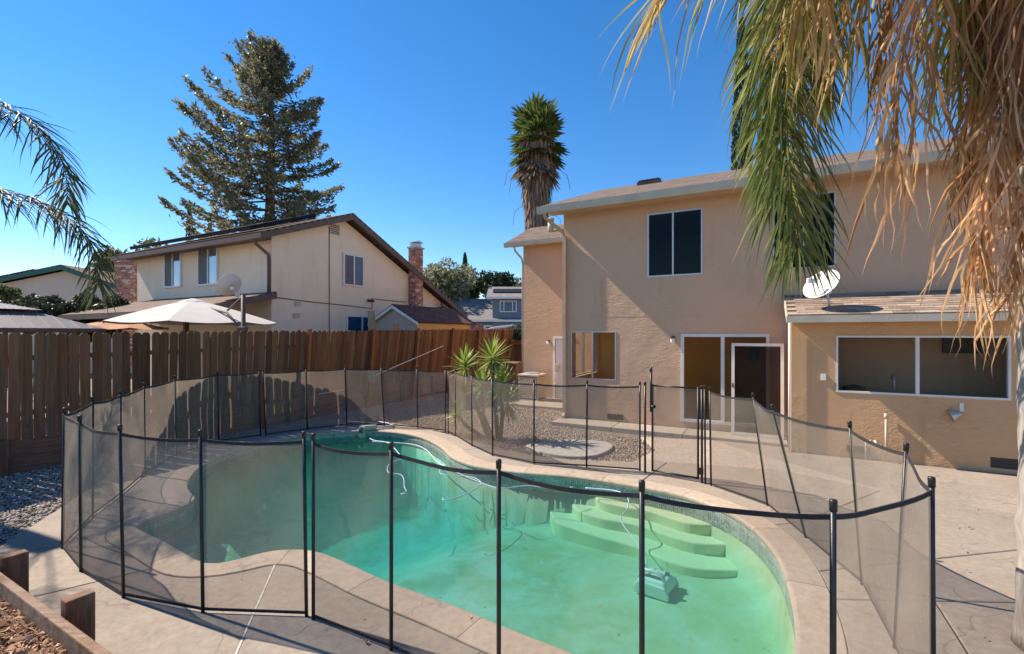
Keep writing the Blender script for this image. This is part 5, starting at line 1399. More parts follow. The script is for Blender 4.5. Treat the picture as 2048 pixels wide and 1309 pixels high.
part('front_door', M_BLIND, bh, lambda m: m.box(-6.2, -5.0, 55.9, 55.98, 0, 3.3))
part('solar_panel', M_SOLAR, bh, lambda m: m.obox((-2.3, 56.6, 7.16), (8.5, 0, 0), (0, 1.7, 0.56), (0, -0.02, 0.06)))
brick_stack(bh, lambda s, d, z: Vector((s, 55.85 + d, z)), -4.6, -3.5, 0, 0.1, 0, 3.5, 0.3, 0.1, 'brick_pier')
fl_ = thing('flag', 'small striped flag hanging beside the blue house porch', 'flag', (-6.0, 47, 0))
part('pole', M_WHITEP, fl_, lambda m: m.tube([(-5.95, 47, 0.5), (-5.85, 47, 3.3)], 0.03, 6))
for i in range(7):
    m = MB(); n = 5; vs = []
    for k in range(n + 1):
        x = -5.9 - 0.85 * k / n; z = 3.2 - 0.62 * k / n - i * 0.115; y = 47 + 0.06 * math.sin(k * 1.7)
        vs += [(x, y, z), (x, y, z - 0.113), (x, y + .012, z), (x, y + .012, z - 0.113)]
    m.add(vs, [f for k in range(n) for f in ((k * 4, k * 4 + 1, k * 4 + 5, k * 4 + 4), (k * 4 + 2, k * 4 + 6, k * 4 + 7, k * 4 + 3))]); m.build('stripe', M_RED if i % 2 == 0 else M_WHITEP, fl_)
vn = thing('parked_van', 'white-roofed red van parked before the blue house garage', 'van', (-0.6, 44, 0))
part('body', M_RED, vn, lambda m: m.prism([(-2.2, 43.2, 0.35), (-2.2, 43.2, 1.13), (-1.2, 43.2, 1.30), (-0.3, 43.2, 2.54), (1.0, 43.2, 2.73), (1.1, 43.2, 0.35)], (0, 1.8, 0)), bevel=0.12)
part('roof', M_WHITEP, vn, lambda m: m.prism([(-2.6, 43.1, 2.58), (-1.6, 43.1, 2.85), (0.1, 43.1, 3.03), (0.5, 43.1, 2.94), (-0.8, 43.1, 2.76)], (0, 2.0, 0)), bevel=0.05)
part('windscreen', M_SOLAR, vn, lambda m: m.prism([(-1.18, 43.35, 1.32), (-0.34, 43.35, 2.49), (-0.30, 43.35, 2.49), (-1.14, 43.35, 1.32)], (0, 1.5, 0)))
for xx in (-1.5, 0.5):
    part('wheel', M_DARK, vn, lambda m: m.tube([(xx, 43.1, 0.33), (xx, 43.35, 0.33)], 0.33, 14), True)

# ------------------------------------------------------------------ redwood
def redwood(name, lab, base, h, z_low, seed):
    t = thing(name, lab, 'tree', base); rg = np.random.default_rng(seed); bx, by = base[0], base[1]
    tm = MB(); tm.tube([(bx, by, 0), (bx - .1, by, h * .4), (bx + .05, by, h * .75), (bx - .15, by, h - 0.6)], [0.62, 0.42, 0.22, 0.05], 10)
    tm.tube([(bx - .1, by, h * .78), (bx - .8, by + .2, h * .88), (bx - 1.0, by, h - 1.0)], [0.12, 0.08, 0.03], 6)
    V = []
    z = z_low; br = MB()
    def Rad(z):
        return float(np.interp(z, [8, 11, 14, 16.5, 19, 21, 22.5, 24, 26], [8.2, 8.4, 7.6, 6.7, 5.8, 4.8, 3.0, 1.7, 0.7]))
    while z < h - 0.4:
        f = (z - z_low) / (h - z_low)
        nb_ = 5 if f < .8 else 4
        a0 = rg.uniform(0, 6.28)
        for k in range(nb_):
            if rg.random() < 0.05: continue
            a = a0 + k * 6.283 / nb_ + rg.uniform(-.5, .5); L = Rad(z) * rg.uniform(0.68, 1.03)
            # shorter towards +x as the photo's crown is lopsided to the left
            if math.cos(a) > 0.3: L *= 0.80
            slope = rg.uniform(-.05, .30) if f < .78 else rg.uniform(0.3, .9)
            n = max(5, int(L / 0.55)); pts = []
            for i in range(n + 1):
                s = i / n
                zz = z + L * (slope * s + 0.14 * s ** 3 - 0.10 * math.sin(s * 3.1))
                pts.append((bx + math.cos(a) * L * s, by + math.sin(a) * L * s, zz))
            br.tube(pts, [0.085 * (1 - .85 * i / n) * (0.5 + L / 14) for i in range(n + 1)], 5, cap=False)
            # foliage sprays along the outer part, hanging a little
            P = np.array(pts); m = int(L * 54) + 30
            s = rg.uniform(0.16, 1.0, m) ** 0.8 * n; i0 = np.minimum(s.astype(int), n - 1); fr_ = (s - i0)[:, None]
            C_ = P[i0] * (1 - fr_) + P[i0 + 1] * fr_
            T = P[i0 + 1] - P[i0]; T /= np.linalg.norm(T, axis=1)[:, None]
            sd_ = np.stack([-T[:, 1], T[:, 0], np.zeros(m)], 1)
            side = rg.choice([-1, 1], m)[:, None]; ww = (0.12 + 0.75 * np.sin(s / n * 2.9) ** 1.0)[:, None] * rg.uniform(0.1, 1, (m, 1))
            C_ = C_ + sd_ * side * ww + np.stack([rg.normal(0, .08, m), rg.normal(0, .08, m), -np.abs(rg.normal(0, .22, m)) + 0.10], 1)
            D = T * rg.uniform(.2, 1, (m, 1)) + sd_ * side * rg.uniform(0.1, .8, (m, 1)) + np.stack([rg.normal(0, .3, m), rg.normal(0, .3, m), rg.uniform(-.9, .35, m)], 1)
            D /= np.linalg.norm(D, axis=1)[:, None]
            B = np.cross(D, rg.normal(size=(m, 3))); B /= np.linalg.norm(B, axis=1)[:, None]
            sz = rg.uniform(.10, .28, (m, 1))
            V.append(np.stack([C_ - D * sz, C_ + B * sz * .34, C_ + D * sz, C_ - B * sz * .34], 1))
        z += (0.78 if f < .75 else 0.5)
    # soft top
    m = 2600; zz = rg.uniform(h - 4.2, h + 0.1, m); C_ = np.stack([bx - .4 + rg.normal(0, .85, m) * np.clip((h + 1.3 - zz) / 2.4, 0, 1.0), by + rg.normal(0, .5, m), zz], 1)
    D = rg.normal(size=(m, 3)); D[:, 2] += .8; D /= np.linalg.norm(D, axis=1)[:, None]; B = np.cross(D, rg.normal(size=(m, 3))); B /= np.linalg.norm(B, axis=1)[:, None]; sz = rg.uniform(.1, .24, (m, 1))
    V.append(np.stack([C_ - D * sz, C_ + B * sz * .34, C_ + D * sz, C_ - B * sz * .34], 1))
    trunk = tm.build('trunk', M_BARK, t, True); stuff(br.build('branch', M_BARK, t))
    V = np.concatenate(V).reshape(-1, 3); big_mesh('crown', V - np.array(base), np.arange(len(V)).reshape(-1, 4), M_REDWOOD, t)
redwood('redwood_tree', 'tall open-branched conifer rising behind the cream neighbour house', (-19.5, 38, 0), 25.5, 7.5, 17)

# ------------------------------------------------------------------ far trees
tree('far_tree', 'pale feathery tree just right of the neighbour brick chimney', (-9.0, 62, 0), 9, (-8.8, 62, 8.6), 3.6, M_LEAF_P, 41, 5000, 0.26, (1, 1, .85))
tree('far_tree', 'dark rounded evergreen tree above the blue house roof', (-2.6, 66, 0), 9, (-2.6, 66, 8.9), 2.9, M_LEAF_D, 42, 5000, 0.24, (1, 1, .75))
tree('far_tree', 'lush mid-green tree below the two far cypresses', (-7.6, 68, 0), 9, (-7.5, 68, 8.2), 3.0, M_LEAF, 43, 6000, 0.24, (1, 1, 1.05))
tree('far_tree', 'thin pale tree top behind the ridge of the blue house', (0.9, 70, 0), 9, (0.9, 70, 8.9), 1.5, M_LEAF_P, 44, 1200, 0.22)
tree('far_tree', 'green tree showing between the pink chimney and the cream house', (-26.5, 33, 0), 7, (-25.6, 32, 6.6), 2.2, M_LEAF, 45, 5200, 0.18, (1.1, 1, .75))
tree('far_tree', 'low olive tree mass at the foot of the conifer', (-21.5, 44, 0), 9, (-21.0, 44, 10.2), 3.6, M_LEAF, 46, 7000, 0.22, (1.3, 1, .7))
tree('far_tree', 'small tree tip over the right slope of the cream gable', (-10.6, 34, 0), 8, (-10.5, 34, 9.0), 0.7, M_LEAF, 48, 700, 0.14)
def cypress(lab, x, y, z0, h, r, seed, n=2600):
    t = thing('cypress_tree', lab, 'tree', (x, y, 0), 'columnar cypresses'); rg = np.random.default_rng(seed)
    s = rg.uniform(0, 1, n); rad = r * np.sqrt(np.clip(1 - s, 0, 1)) * (0.6 + 0.4 * np.clip(s * 6, 0, 1)) * rg.uniform(.75, 1.08, n); a = rg.uniform(0, 6.283, n)
    P = np.stack([np.cos(a) * rad, np.sin(a) * rad, z0 + s * (h - z0)], 1)
    D = np.stack([np.cos(a) * .35, np.sin(a) * .35, np.ones(n)], 1) + rg.normal(0, .2, (n, 3)); D /= np.linalg.norm(D, axis=1)[:, None]
    B = np.cross(D, rg.normal(size=(n, 3))); B /= np.linalg.norm(B, axis=1)[:, None]; sz = rg.uniform(.5, 1, (n, 1)) * max(.14, r * .25)
    V = np.stack([P - D * sz, P + B * sz * .4, P + D * sz, P - B * sz * .4], 1).reshape(-1, 3)
    big_mesh('crown', V, np.arange(4 * n).reshape(-1, 4), M_LEAF_D, t)
    part('trunk', M_BARK, t, lambda m: m.tube([(x, y, 0), (x, y, h * .9)], [r * .3, .03], 6))
cypress('tall far cypress spire between the chimney and our house', -6.8, 68, 1, 13.9, 0.95, 51)
cypress('shorter far cypress just left of the tall spire', -9.2, 76, 1, 12.2, 0.7, 52)
cypress('tallest cypress spire left of the conifer', -48.0, 70, 1, 22.0, 0.95, 53)
cypress('second cypress spire left of the conifer', -46.3, 72, 1, 19.5, 0.8, 54)
cypress('third cypress spire left of the conifer', -45.0, 70, 1, 19.9, 0.8, 55)
cypress('big dark cypress behind our house roof under the palm fronds', 16.6, 34, 1, 25.0, 1.0, 56, 5000)

# ------------------------------------------------------------------ fan palm with a shaggy skirt
fp = thing('fan_palm', 'fan palm with a thick skirt of dead leaves behind the house', 'palm', (1.3, 24.5, 0))
part('trunk', M_PALMTRUNK, fp, lambda m: m.tube([(1.25, 24.5, 0), (1.25, 24.5, 7), (1.3, 24.5, 13.0)], [0.45, 0.42, 0.35], 12), True)
rg = np.random.default_rng(61); n = 3600
s = rg.uniform(0, 1, n); zt = 6.2 + s * 6.0; rad = (0.62 + 0.50 * np.clip((s - .35) / .5, 0, 1)) * rg.uniform(.72, 1.06, n); a = rg.uniform(0, 6.283, n)
P0 = np.stack([1.28 + np.cos(a) * rad * .75, 24.5 + np.sin(a) * rad * .75, zt + .5], 1); L = rg.uniform(.5, 1.25, n)
P1 = P0 + np.stack([np.cos(a) * .16 * L + rg.normal(0, .05, n), np.sin(a) * .16 * L + rg.normal(0, .05, n), -L], 1); wv = rg.uniform(.03, .085, n)[:, None]
T_ = np.stack([-np.sin(a), np.cos(a), rg.normal(0, .2, n)], 1)
V = np.stack([P0 - T_ * wv * .6, P0 + T_ * wv * .6, (P0 + P1) / 2 + T_ * wv, P1, (P0 + P1) / 2 - T_ * wv], 1).reshape(-1, 3)
big_mesh('dead_skirt', V - np.array((1.3, 24.5, 0)), np.arange(5 * n).reshape(-1, 5), M_SKIRT, fp)
# hanging flower stalks
fr = random.Random(5)
for k in range(9):
    a = fr.uniform(0, 6.28); z = fr.choice((11.0, 10.6, 8.4, 8.0)); m = MB(); c0 = Vector((1.3 + .5 * math.cos(a), 24.5 + .5 * math.sin(a), z)); d = Vector((math.cos(a), math.sin(a), 0))
    m.tube([c0, c0 + d * .6 + ZD * .25, c0 + d * 1.1 - ZD * .1, c0 + d * 1.25 - ZD * .8], 0.014, 4); m.build('flower_stalk', M_SKIRT, fp)
def fan_leaf(c, d, r, n=18, dead=False):
    d = d.normalized(); s = d.cross(ZD); s = s.normalized() if s.length > .1 else Vector((1, 0, 0)); nrm = s.cross(d); m = MB()
    hub = c + d * r * 0.75; m.tube([c, hub], 0.022, 4)
    for k in range(n):
        q = (k / (n - 1) - .5) * 3.9; e = (d * math.cos(q) + s * math.sin(q)); L = r * (0.85 + 0.15 * math.cos(q)) * fr.uniform(.88, 1.05)
        e2 = (e - ZD * 0.35 * (1.2 - math.cos(q) * .3)).normalized(); w = s * math.cos(q) - d * math.sin(q)
        mid = hub + e * L * .6 + nrm * (0.03 if k % 2 else -.03); tip = mid + e2 * L * .42
        m.add([hub, mid + w * L * .11, tip, mid - w * L * .11], [(0, 1, 2, 3)])
    return m
for k in range(44):
    f = k / 43; el = R(62 - 108 * f) + fr.uniform(-.15, .15); a = k * 2.399 + fr.uniform(-.2, .2)
    d = Vector((math.cos(a) * math.cos(el), math.sin(a) * math.cos(el), math.sin(el)))
    c = Vector((1.3, 24.5, 12.75 - 1.6 * f)); fan_leaf(c, d, fr.uniform(.9, 1.15)).build('fan_leaf', M_FAN if f < .82 else M_SKIRT, fp)

# ------------------------------------------------------------------ feather palms
LR = random.Random(21)
def leaflet(mb, root, d, L, w, g, side, segs=4, curl=0.0, wave=0.0):
    p = Vector(root); d = Vector(d).normalized(); k = len(mb.v); st = L / segs; tw = 0.0
    for i in range(segs + 1):
        f = i / segs; ww = w * (0.55 + 1.1 * f * (1 - f) * 2) * (1 - f ** 3) if i < segs else 0.0
        q = side if curl == 0 else (Quaternion(d, curl * f) @ side)
        if i < segs:
            nn = d.cross(q) * (ww * 0.22)
            mb.v.append(tuple(p - q * ww * .5 + nn)); mb.v.append(tuple(p - nn)); mb.v.append(tuple(p + q * ww * .5 + nn))
        else: mb.v.append(tuple(p))
        d = (d + Vector((0, 0, -g * st * (1 + f)))).normalized()
        if wave: d = (d + Vector((LR.gauss(0, wave), LR.gauss(0, wave), LR.gauss(0, wave * .5)))).normalized()
        p = p + d * st
        side = (side - d * side.dot(d)); side = side.normalized() if side.length > 1e-4 else d.orthogonal().normalized()
    for i in range(segs - 1):
        a = k + i * 3; mb.f.append((a, a + 1, a + 4, a + 3)); mb.f.append((a + 1, a + 2, a + 5, a + 4))
    a = k + (segs - 1) * 3; mb.f.append((a, a + 1, a + 3)); mb.f.append((a + 1, a + 2, a + 3))
def frond(parent, path, mat, n=60, L=0.6, w=0.032, g=1.6, ang=55, jitter=0.25, start=0.15, rach=None, rr=0.016, curl=0.0, fluff=0.5, lenvar=0.25, drop=0.0, wave=0.0):
    P = [Vector(p) for p in catmull(path, 0.08, closed=False)]; m = len(P)
    t = MB(); t.tube(P, [rr * (1 - .8 * i / (m - 1)) for i in range(m)], 6)
    fo = t.build('frond', rach or mat, parent, True); lf = MB()
    for i in range(n):
        f = start + (1 - start) * (i + LR.random() * .5) / n; x = f * (m - 1); i0 = min(int(x), m - 2); p = P[i0].lerp(P[i0 + 1], x - i0); T = (P[i0 + 1] - P[i0]).normalized()
        for s in (-1, 1):
            if LR.random() < drop: continue
            S = T.cross(ZD); 
            if S.length < 0.35: S = (T.cross(Vector((0.3, -1, 0))))
            S = S.normalized() * s
            up = S.cross(T) * s
            a = R(ang) * (1 - .45 * f) + LR.uniform(-jitter, jitter)
            d = T * math.cos(a) + S * math.sin(a) + up * LR.uniform(-fluff, fluff) + Vector((LR.uniform(-1, 1), LR.uniform(-1, 1), LR.uniform(-1, 1))) * jitter * .5
            prof_ = (0.55 + 0.45 * math.sin(min(1, f * 1.35) * math.pi * .62)) * (1 - .35 * max(0, f - .8) / .2)
            ll = L * prof_ * LR.uniform(1 - lenvar, 1 + lenvar * .6)
            sd_ = d.cross(up if abs(d.dot(up)) < .95 * d.length else T); sd_ = sd_.normalized() if sd_.length > 1e-3 else S
            leaflet(lf, p, d, ll, w * LR.uniform(.7, 1.2), g * LR.uniform(.6, 1.5), sd_, 5 if not wave else 8, LR.uniform(-curl, curl), wave)
    lf.build('leaflets', mat, fo)
    return fo
# palm standing in the yard at the right edge
rp = thing('queen_palm', 'feather palm at the right edge with green and hanging dead fronds', 'palm', (3.735, 3.25, 0))
tk = MB(); pts = []; rs = []
for i in range(60):
    z = i * 0.095; pts.append((3.735 + 0.035 * math.sin(z * 1.1) - .01 * z, 3.25, z)); rs.append(0.185 - .006 * z + (0.014 if i % 9 == 0 else 0) + .004 * math.sin(i * 1.7))
tk.tube(pts, rs, 22); tk.build('trunk', M_PALMTRUNK, rp, True)
CR = Vector((3.55, 3.25, 5.55))
def rel(*L): return [tuple(CR)] + list(L)
# green fronds hanging in front of the house
frond(rp, rel((3.0, 3.4, 6.0), (2.35, 3.6, 5.7), (2.12, 3.66, 5.0), (2.12, 3.66, 4.2), (2.17, 3.66, 3.4), (2.22, 3.66, 2.88)), M_FROND, 225, 0.86, 0.022, 1.15, 64, 0.26, 0.12, fluff=0.55, wave=0.03)
frond(rp, rel((3.0, 3.7, 6.0), (2.5, 4.0, 5.6), (2.28, 4.05, 4.9), (2.26, 4.1, 4.2), (2.28, 4.1, 3.5)), M_FROND, 150, 0.75, 0.028, 1.3, 62, 0.24, 0.12, fluff=0.5, wave=0.03)
frond(rp, rel((3.3, 3.9, 6.0), (3.0, 4.2, 5.8), (2.85, 4.3, 5.2), (2.80, 4.3, 4.4)), M_FROND, 110, 0.7, 0.028, 1.5, 58, 0.24, 0.12, fluff=0.5, wave=0.03)
# yellowing fronds reaching left above the frame
frond(rp, rel((2.9, 3.1, 5.5), (2.1, 3.0, 5.2), (1.5, 3.0, 4.85), (1.05, 3.0, 4.5), (0.92, 3.0, 4.3)), M_FROND_Y, 34, 1.0, 0.026, 0.9, 30, 0.30, 0.3, fluff=0.35, curl=0.8, drop=0.2, wave=0.06)
frond(rp, rel((3.0, 2.9, 5.5), (2.3, 2.8, 5.15), (1.88, 2.78, 4.7), (1.70, 2.78, 4.25)), M_FROND_Y, 60, 0.95, 0.024, 1.2, 36, 0.30, 0.2, fluff=0.4, curl=0.8, drop=0.2, wave=0.07)
frond(rp, rel((3.1, 3.1, 5.5), (2.5, 3.1, 5.2), (2.1, 3.15, 4.8), (1.95, 3.15, 4.3)), M_FROND_Y, 40, 0.95, 0.023, 1.3, 36, 0.30, 0.2, fluff=0.4, curl=0.8, drop=0.2, wave=0.07)
frond(rp, rel((3.1, 3.0, 5.6), (2.45, 3.0, 5.3), (2.12, 3.02, 4.8), (2.02, 3.02, 4.3)), M_FROND_D, 26, 1.05, 0.026, 1.5, 32, 0.30, 0.2, fluff=0.4, curl=1.5, drop=0.2, wave=0.12)
frond(rp, rel((3.2, 3.2, 5.6), (2.75, 3.2, 5.2), (2.45, 3.2, 4.7), (2.32, 3.2, 4.2)), M_FROND_Y, 36, 1.0, 0.023, 1.5, 32, 0.30, 0.2, fluff=0.4, curl=1.2, drop=0.2, wave=0.10)
frond(rp, rel((3.4, 3.1, 5.5), (3.1, 3.05, 5.1), (2.95, 3.05, 4.6), (2.9, 3.05, 4.1)), M_FROND_Y, 70, 0.95, 0.023, 1.8, 30, 0.28, 0.2, fluff=0.35, curl=1.2, drop=0.15, wave=0.10)
# dead fronds
frond(rp, rel((3.2, 3.0, 5.5), (2.85, 2.9, 5.0), (2.52, 2.85, 4.4), (2.34, 2.82, 3.8), (2.28, 2.8, 3.3)), M_FROND_D, 48, 1.0, 0.023, 2.2, 34, 0.32, 0.15, fluff=0.45, curl=2.2, lenvar=0.5, drop=0.2, wave=0.15)
frond(rp, rel((3.4, 2.95, 5.5), (3.22, 2.85, 4.9), (3.02, 2.8, 4.0), (2.86, 2.8, 3.2), (2.78, 2.8, 2.72)), M_FROND_D, 110, 1.0, 0.019, 2.4, 30, 0.30, 0.12, fluff=0.4, curl=2.2, lenvar=0.5, drop=0.12, wave=0.15)
frond(rp, rel((3.5, 2.9, 5.4), (3.38, 2.8, 4.7), (3.18, 2.75, 3.8), (3.0, 2.72, 3.0), (2.9, 2.7, 2.5)), M_FROND_D, 110, 0.85, 0.019, 2.4, 30, 0.30, 0.12, fluff=0.4, curl=2.2, lenvar=0.5, drop=0.12, wave=0.15)
frond(rp, rel((3.5, 3.3, 5.2), (3.33, 3.25, 4.7), (3.2, 3.2, 4.1), (3.1, 3.2, 3.3)), M_FROND_D, 120, 0.75, 0.017, 2.4, 34, 0.30, 0.1, fluff=0.4, curl=1.8, lenvar=0.5, wave=0.14)
frond(rp, rel((3.45, 3.1, 5.3), (3.25, 3.05, 4.9), (3.12, 3.0, 4.5), (3.05, 3.0, 3.9)), M_FROND_D, 120, 0.8, 0.017, 2.4, 30, 0.30, 0.1, fluff=0.4, curl=1.8, lenvar=0.5, wave=0.14)
frond(rp, rel((3.1, 3.3, 5.5), (2.82, 3.3, 5.1), (2.66, 3.3, 4.6), (2.58, 3.3, 4.1)), M_FROND_D, 40, 0.9, 0.019, 2.2, 34, 0.32, 0.1, fluff=0.4, curl=1.8, lenvar=0.5, drop=0.15, wave=0.14)
# crown fronds out of view that shade the deck
for a in (0.2, 1.0, 5.0, 5.7):
    d = Vector((math.cos(a), math.sin(a), 0)); frond(rp, rel(tuple(CR + d * .9 + ZD * .9), tuple(CR + d * 2.0 + ZD * .9), tuple(CR + d * 2.8 + ZD * .1), tuple(CR + d * 3.0 - ZD * .6)), M_FROND, 60, 0.6, 0.028, 1.6, 55, 0.2, 0.2)

# palm in the neighbouring yard at the left edge
lp = thing('queen_palm', 'feather palm with arching fronds reaching in from the left edge', 'palm', (-9.9, 6.9, 0))
part('trunk', M_PALMTRUNK, lp, lambda m: m.tube([(-9.9, 6.9, 0), (-9.85, 6.9, 3), (-9.8, 6.85, 5.4)], [0.2, 0.17, 0.15], 14), True)
LC = Vector((-9.8, 6.85, 5.4))
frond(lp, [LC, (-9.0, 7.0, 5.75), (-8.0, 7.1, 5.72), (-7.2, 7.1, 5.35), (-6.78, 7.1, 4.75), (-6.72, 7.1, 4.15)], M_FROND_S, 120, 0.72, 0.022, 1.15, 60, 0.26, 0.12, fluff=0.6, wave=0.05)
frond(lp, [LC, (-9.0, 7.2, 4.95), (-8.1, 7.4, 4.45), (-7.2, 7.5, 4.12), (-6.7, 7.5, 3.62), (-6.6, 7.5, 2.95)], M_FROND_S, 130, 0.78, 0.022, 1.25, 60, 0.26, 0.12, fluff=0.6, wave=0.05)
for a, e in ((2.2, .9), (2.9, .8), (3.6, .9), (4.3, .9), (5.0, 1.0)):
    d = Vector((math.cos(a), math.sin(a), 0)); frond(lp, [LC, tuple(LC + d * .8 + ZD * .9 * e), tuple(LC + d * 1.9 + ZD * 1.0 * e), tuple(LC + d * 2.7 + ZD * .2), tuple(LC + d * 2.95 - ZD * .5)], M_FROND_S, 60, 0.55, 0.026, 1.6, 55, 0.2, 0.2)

# ------------------------------------------------------------------ yucca
yc = thing('yucca', 'multi-headed green yucca growing in the gravel behind the pool fence', 'plant', (-0.3, 9.95, 0))
blade = MB(); n = 5
for i in range(n + 1):
    f = i / n; w = 0.023 * (0.45 + 1.7 * f * (1 - f) * 1.3) * (1 - f ** 4) + .0005; z = -0.10 * f * f
    blade.v += [(f, -w, z + w * .45), (f, 0, z), (f, w, z + w * .45)]
for i in range(n):
    a = i * 3; blade.f += [(a, a + 1, a + 4, a + 3), (a + 1, a + 2, a + 5, a + 4)]
BLG = blade.mesh('blade', M_YUCCA); BLD = blade.mesh('blade', M_YUCCA_D)
yo = wloc(yc); yr = random.Random(8)
def yhead(c, n, L, lo=-50, hi=85, dead=0.0):
    c = Vector(c)
    for i in range(n):
        el = R(lo + (hi - lo) * (i + yr.random()) / n); a = i * 2.399 + yr.uniform(-.3, .3); s = L * 0.9 * yr.uniform(.75, 1.1)
        o = link('blade', BLD if (el < R(-25) and yr.random() < .35) else BLG, yc, c - yo + Vector((0, 0, .1 * i / n)))
        o.rotation_euler = (Matrix.Rotation(a, 4, 'Z') @ Matrix.Rotation(-el, 4, 'Y') @ Matrix.Rotation(yr.uniform(-.5, .5), 4, 'X')).to_euler(); o.scale = (s, 1.0, s)
yhead((-0.42, 9.9, 1.62), 66, 0.58); yhead((-1.04, 10.35, 1.42), 60, 0.54); yhead((-0.22, 9.75, 1.05), 62, 0.60); yhead((-0.62, 9.8, 1.06), 50, 0.52); yhead((-1.15, 10.2, 0.42), 34, 0.42); yhead((-0.1, 9.95, 0.70), 46, 0.55, -70, 60)
for p in ([(-0.3, 9.95, -0.05), (-0.36, 9.92, 0.8), (-0.42, 9.9, 1.6)], [(-0.5, 10.1, -0.05), (-0.8, 10.25, 0.7), (-1.02, 10.35, 1.36)], [(-0.25, 9.85, -0.05), (-0.2, 9.78, 0.5), (-0.22, 9.75, 1.05)], [(-0.6, 10.1, -.05), (-1.0, 10.2, 0.2), (-1.15, 10.2, .42)], [(-0.4, 9.9, -.05), (-0.6, 9.82, .5), (-0.62, 9.8, 1.0)]):
    part('trunk', M_BARK, yc, lambda m: m.tube(p, [0.05, 0.042, 0.034], 9), True)

# ------------------------------------------------------------------ pool cleaner, cords, skimmer kit, net
rb = thing('pool_cleaner', 'pale robotic pool cleaner resting on the shallow pool floor', 'pool cleaner', (1.62, 5.2, -0.78))
ra = Vector((0.80, -0.60, 0)).normalized(); rbb = Vector((0.60, 0.80, 0)).normalized(); rc = Vector((1.60, 5.22, -0.66))
def RB(x, y, z): return rc + (ra * x + rbb * y + ZD * z) * 0.8
m = MB(); m.prism([RB(-.21, -.19, 0.05), RB(-.23, -.19, 0.13), RB(-.17, -.19, 0.23), RB(.17, -.19, 0.23), RB(.23, -.19, 0.13), RB(.21, -.19, 0.05)], rbb * 0.304); m.build('body', M_PLASTIC, rb, bevel=0.03)
for s in (-1, 1):
    m = MB(); m.prism([RB(-.24, s * .205 - .02, 0.02), RB(-.25, s * .205 - .02, 0.10), RB(-.19, s * .205 - .02, 0.19), RB(.19, s * .205 - .02, 0.19), RB(.25, s * .205 - .02, 0.10), RB(.24, s * .205 - .02, 0.02)], rbb * 0.036); m.build('track', M_PLASTIC, rb, bevel=0.015)
m = MB(); m.tube([RB(-.2, -.12, .2), RB(-.14, -.12, .31), RB(.0, -.12, .33), RB(.12, -.12, .31), RB(.17, -.12, .2)], 0.022, 8); m.build('handle', M_PLASTIC, rb, True)
m = MB(); m.obox(RB(-.15, -.08, 0.232), ra * 0.8 * 0.26, rbb * 0.8 * 0.2, ZD * 0.8 * 0.02); m.build('lid', M_WHITE, rb, bevel=0.008)
m = MB(); m.obox(RB(-.21, -.05, 0.2), ra * 0.8 * 0.05, rbb * 0.8 * 0.14, ZD * 0.8 * 0.1); m.build('side_cover', M_PLASTIC_B, rb, bevel=0.02)
m = MB(); m.obox(RB(.10, .05, 0.235), ra * 0.8 * 0.06, rbb * 0.8 * 0.06, ZD * 0.8 * 0.035); m.build('dial', M_PLASTIC_B, rb, bevel=0.01)
def cord(lab, pts, r=0.008, z=None, group='floating cleaner cords'):
    P = catmull([(p[0], p[1], (p[2] if len(p) > 2 else -0.112)) for p in pts], 0.06, closed=False)
    m = MB(); m.tube([tuple(p) for p in P], r, 6); tag(m.build('floating_cord', M_CURVEBLUE, None, True, origin=(pts[0][0], pts[0][1], -0.15)), lab, 'cord', group)
cord('pale blue cord looping from the skimmer across the deep water', [(-3.17, 10.42), (-2.97, 10.18), (-2.65, 9.99), (-2.35, 9.44), (-2.14, 8.98), (-2.0, 8.8), (-2.15, 8.47), (-2.16, 8.16), (-2.04, 7.81), (-1.84, 7.73), (-1.72, 7.47), (-1.63, 7.11), (-1.55, 6.89), (-1.60, 6.78), (-1.50, 6.80)])
cord('long pale cord along the far curved pool edge', [(-3.0, 10.1), (-2.57, 10.0), (-2.04, 9.8), (-1.68, 9.3), (-1.35, 8.5), (-0.95, 7.87), (-0.3, 7.1), (-0.14, 7.02), (0.2, 7.15), (0.46, 7.08), (0.75, 6.98), (0.92, 7.1)])
cord('pale cord curled in a loop mid pool', [(-1.23, 8.01), (-1.14, 7.73), (-0.68, 7.6), (-0.48, 7.3), (-0.55, 7.0), (-0.74, 6.68), (-0.93, 6.52), (-0.98, 6.62)])
cord('pale cord running over the steps down to the pool cleaner', [(1.1, 7.05), (1.52, 6.92), (1.63, 6.64), (1.53, 6.23), (1.40, 6.03, -0.2), (1.50, 5.5, -0.30), (1.52, 5.3, -0.38), (1.46, 5.2, -.43)])
sk = thing('skimmer_float', 'small tan skimmer dispenser clipped to the far pool edge', 'dispenser', (-3.33, 10.5, 0))
part('body', M_ACBEIGE, sk, lambda m: (m.obox((-3.42, 10.50, -0.14), (0.13, 0, 0), (0, 0.1, 0), (0, 0, 0.26)), m.obox((-3.40, 10.58, 0.02), (0.32, 0.1, 0), (-0.03, 0.12, 0), (0, 0, 0.1))), bevel=0.02)
part('blue_cap', M_PLASTIC_B, sk, lambda m: m.tube([(-3.37, 10.47, 0.0), (-3.37, 10.47, 0.09)], 0.045, 10), True)
part('hose', M_WHITEP, sk, lambda m: m.tube([(-3.1, 10.75, 0.07), (-2.95, 10.9, 0.05), (-2.8, 11.1, 0.03), (-3.0, 11.35, 0.04), (-3.25, 11.4, 0.06)], 0.022, 8), True)
nt = thing('pool_net', 'blue leaf net on a long pole propped against the board fence', 'pool net', W(10.2, 10.2, 0.2))
pa, pb = W(10.36, 10.15, 0.98), W(13.74, 10.22, 1.76)
part('pole', M_WHITEP, nt, lambda m: m.tube([pa, pb], 0.014, 8), True)
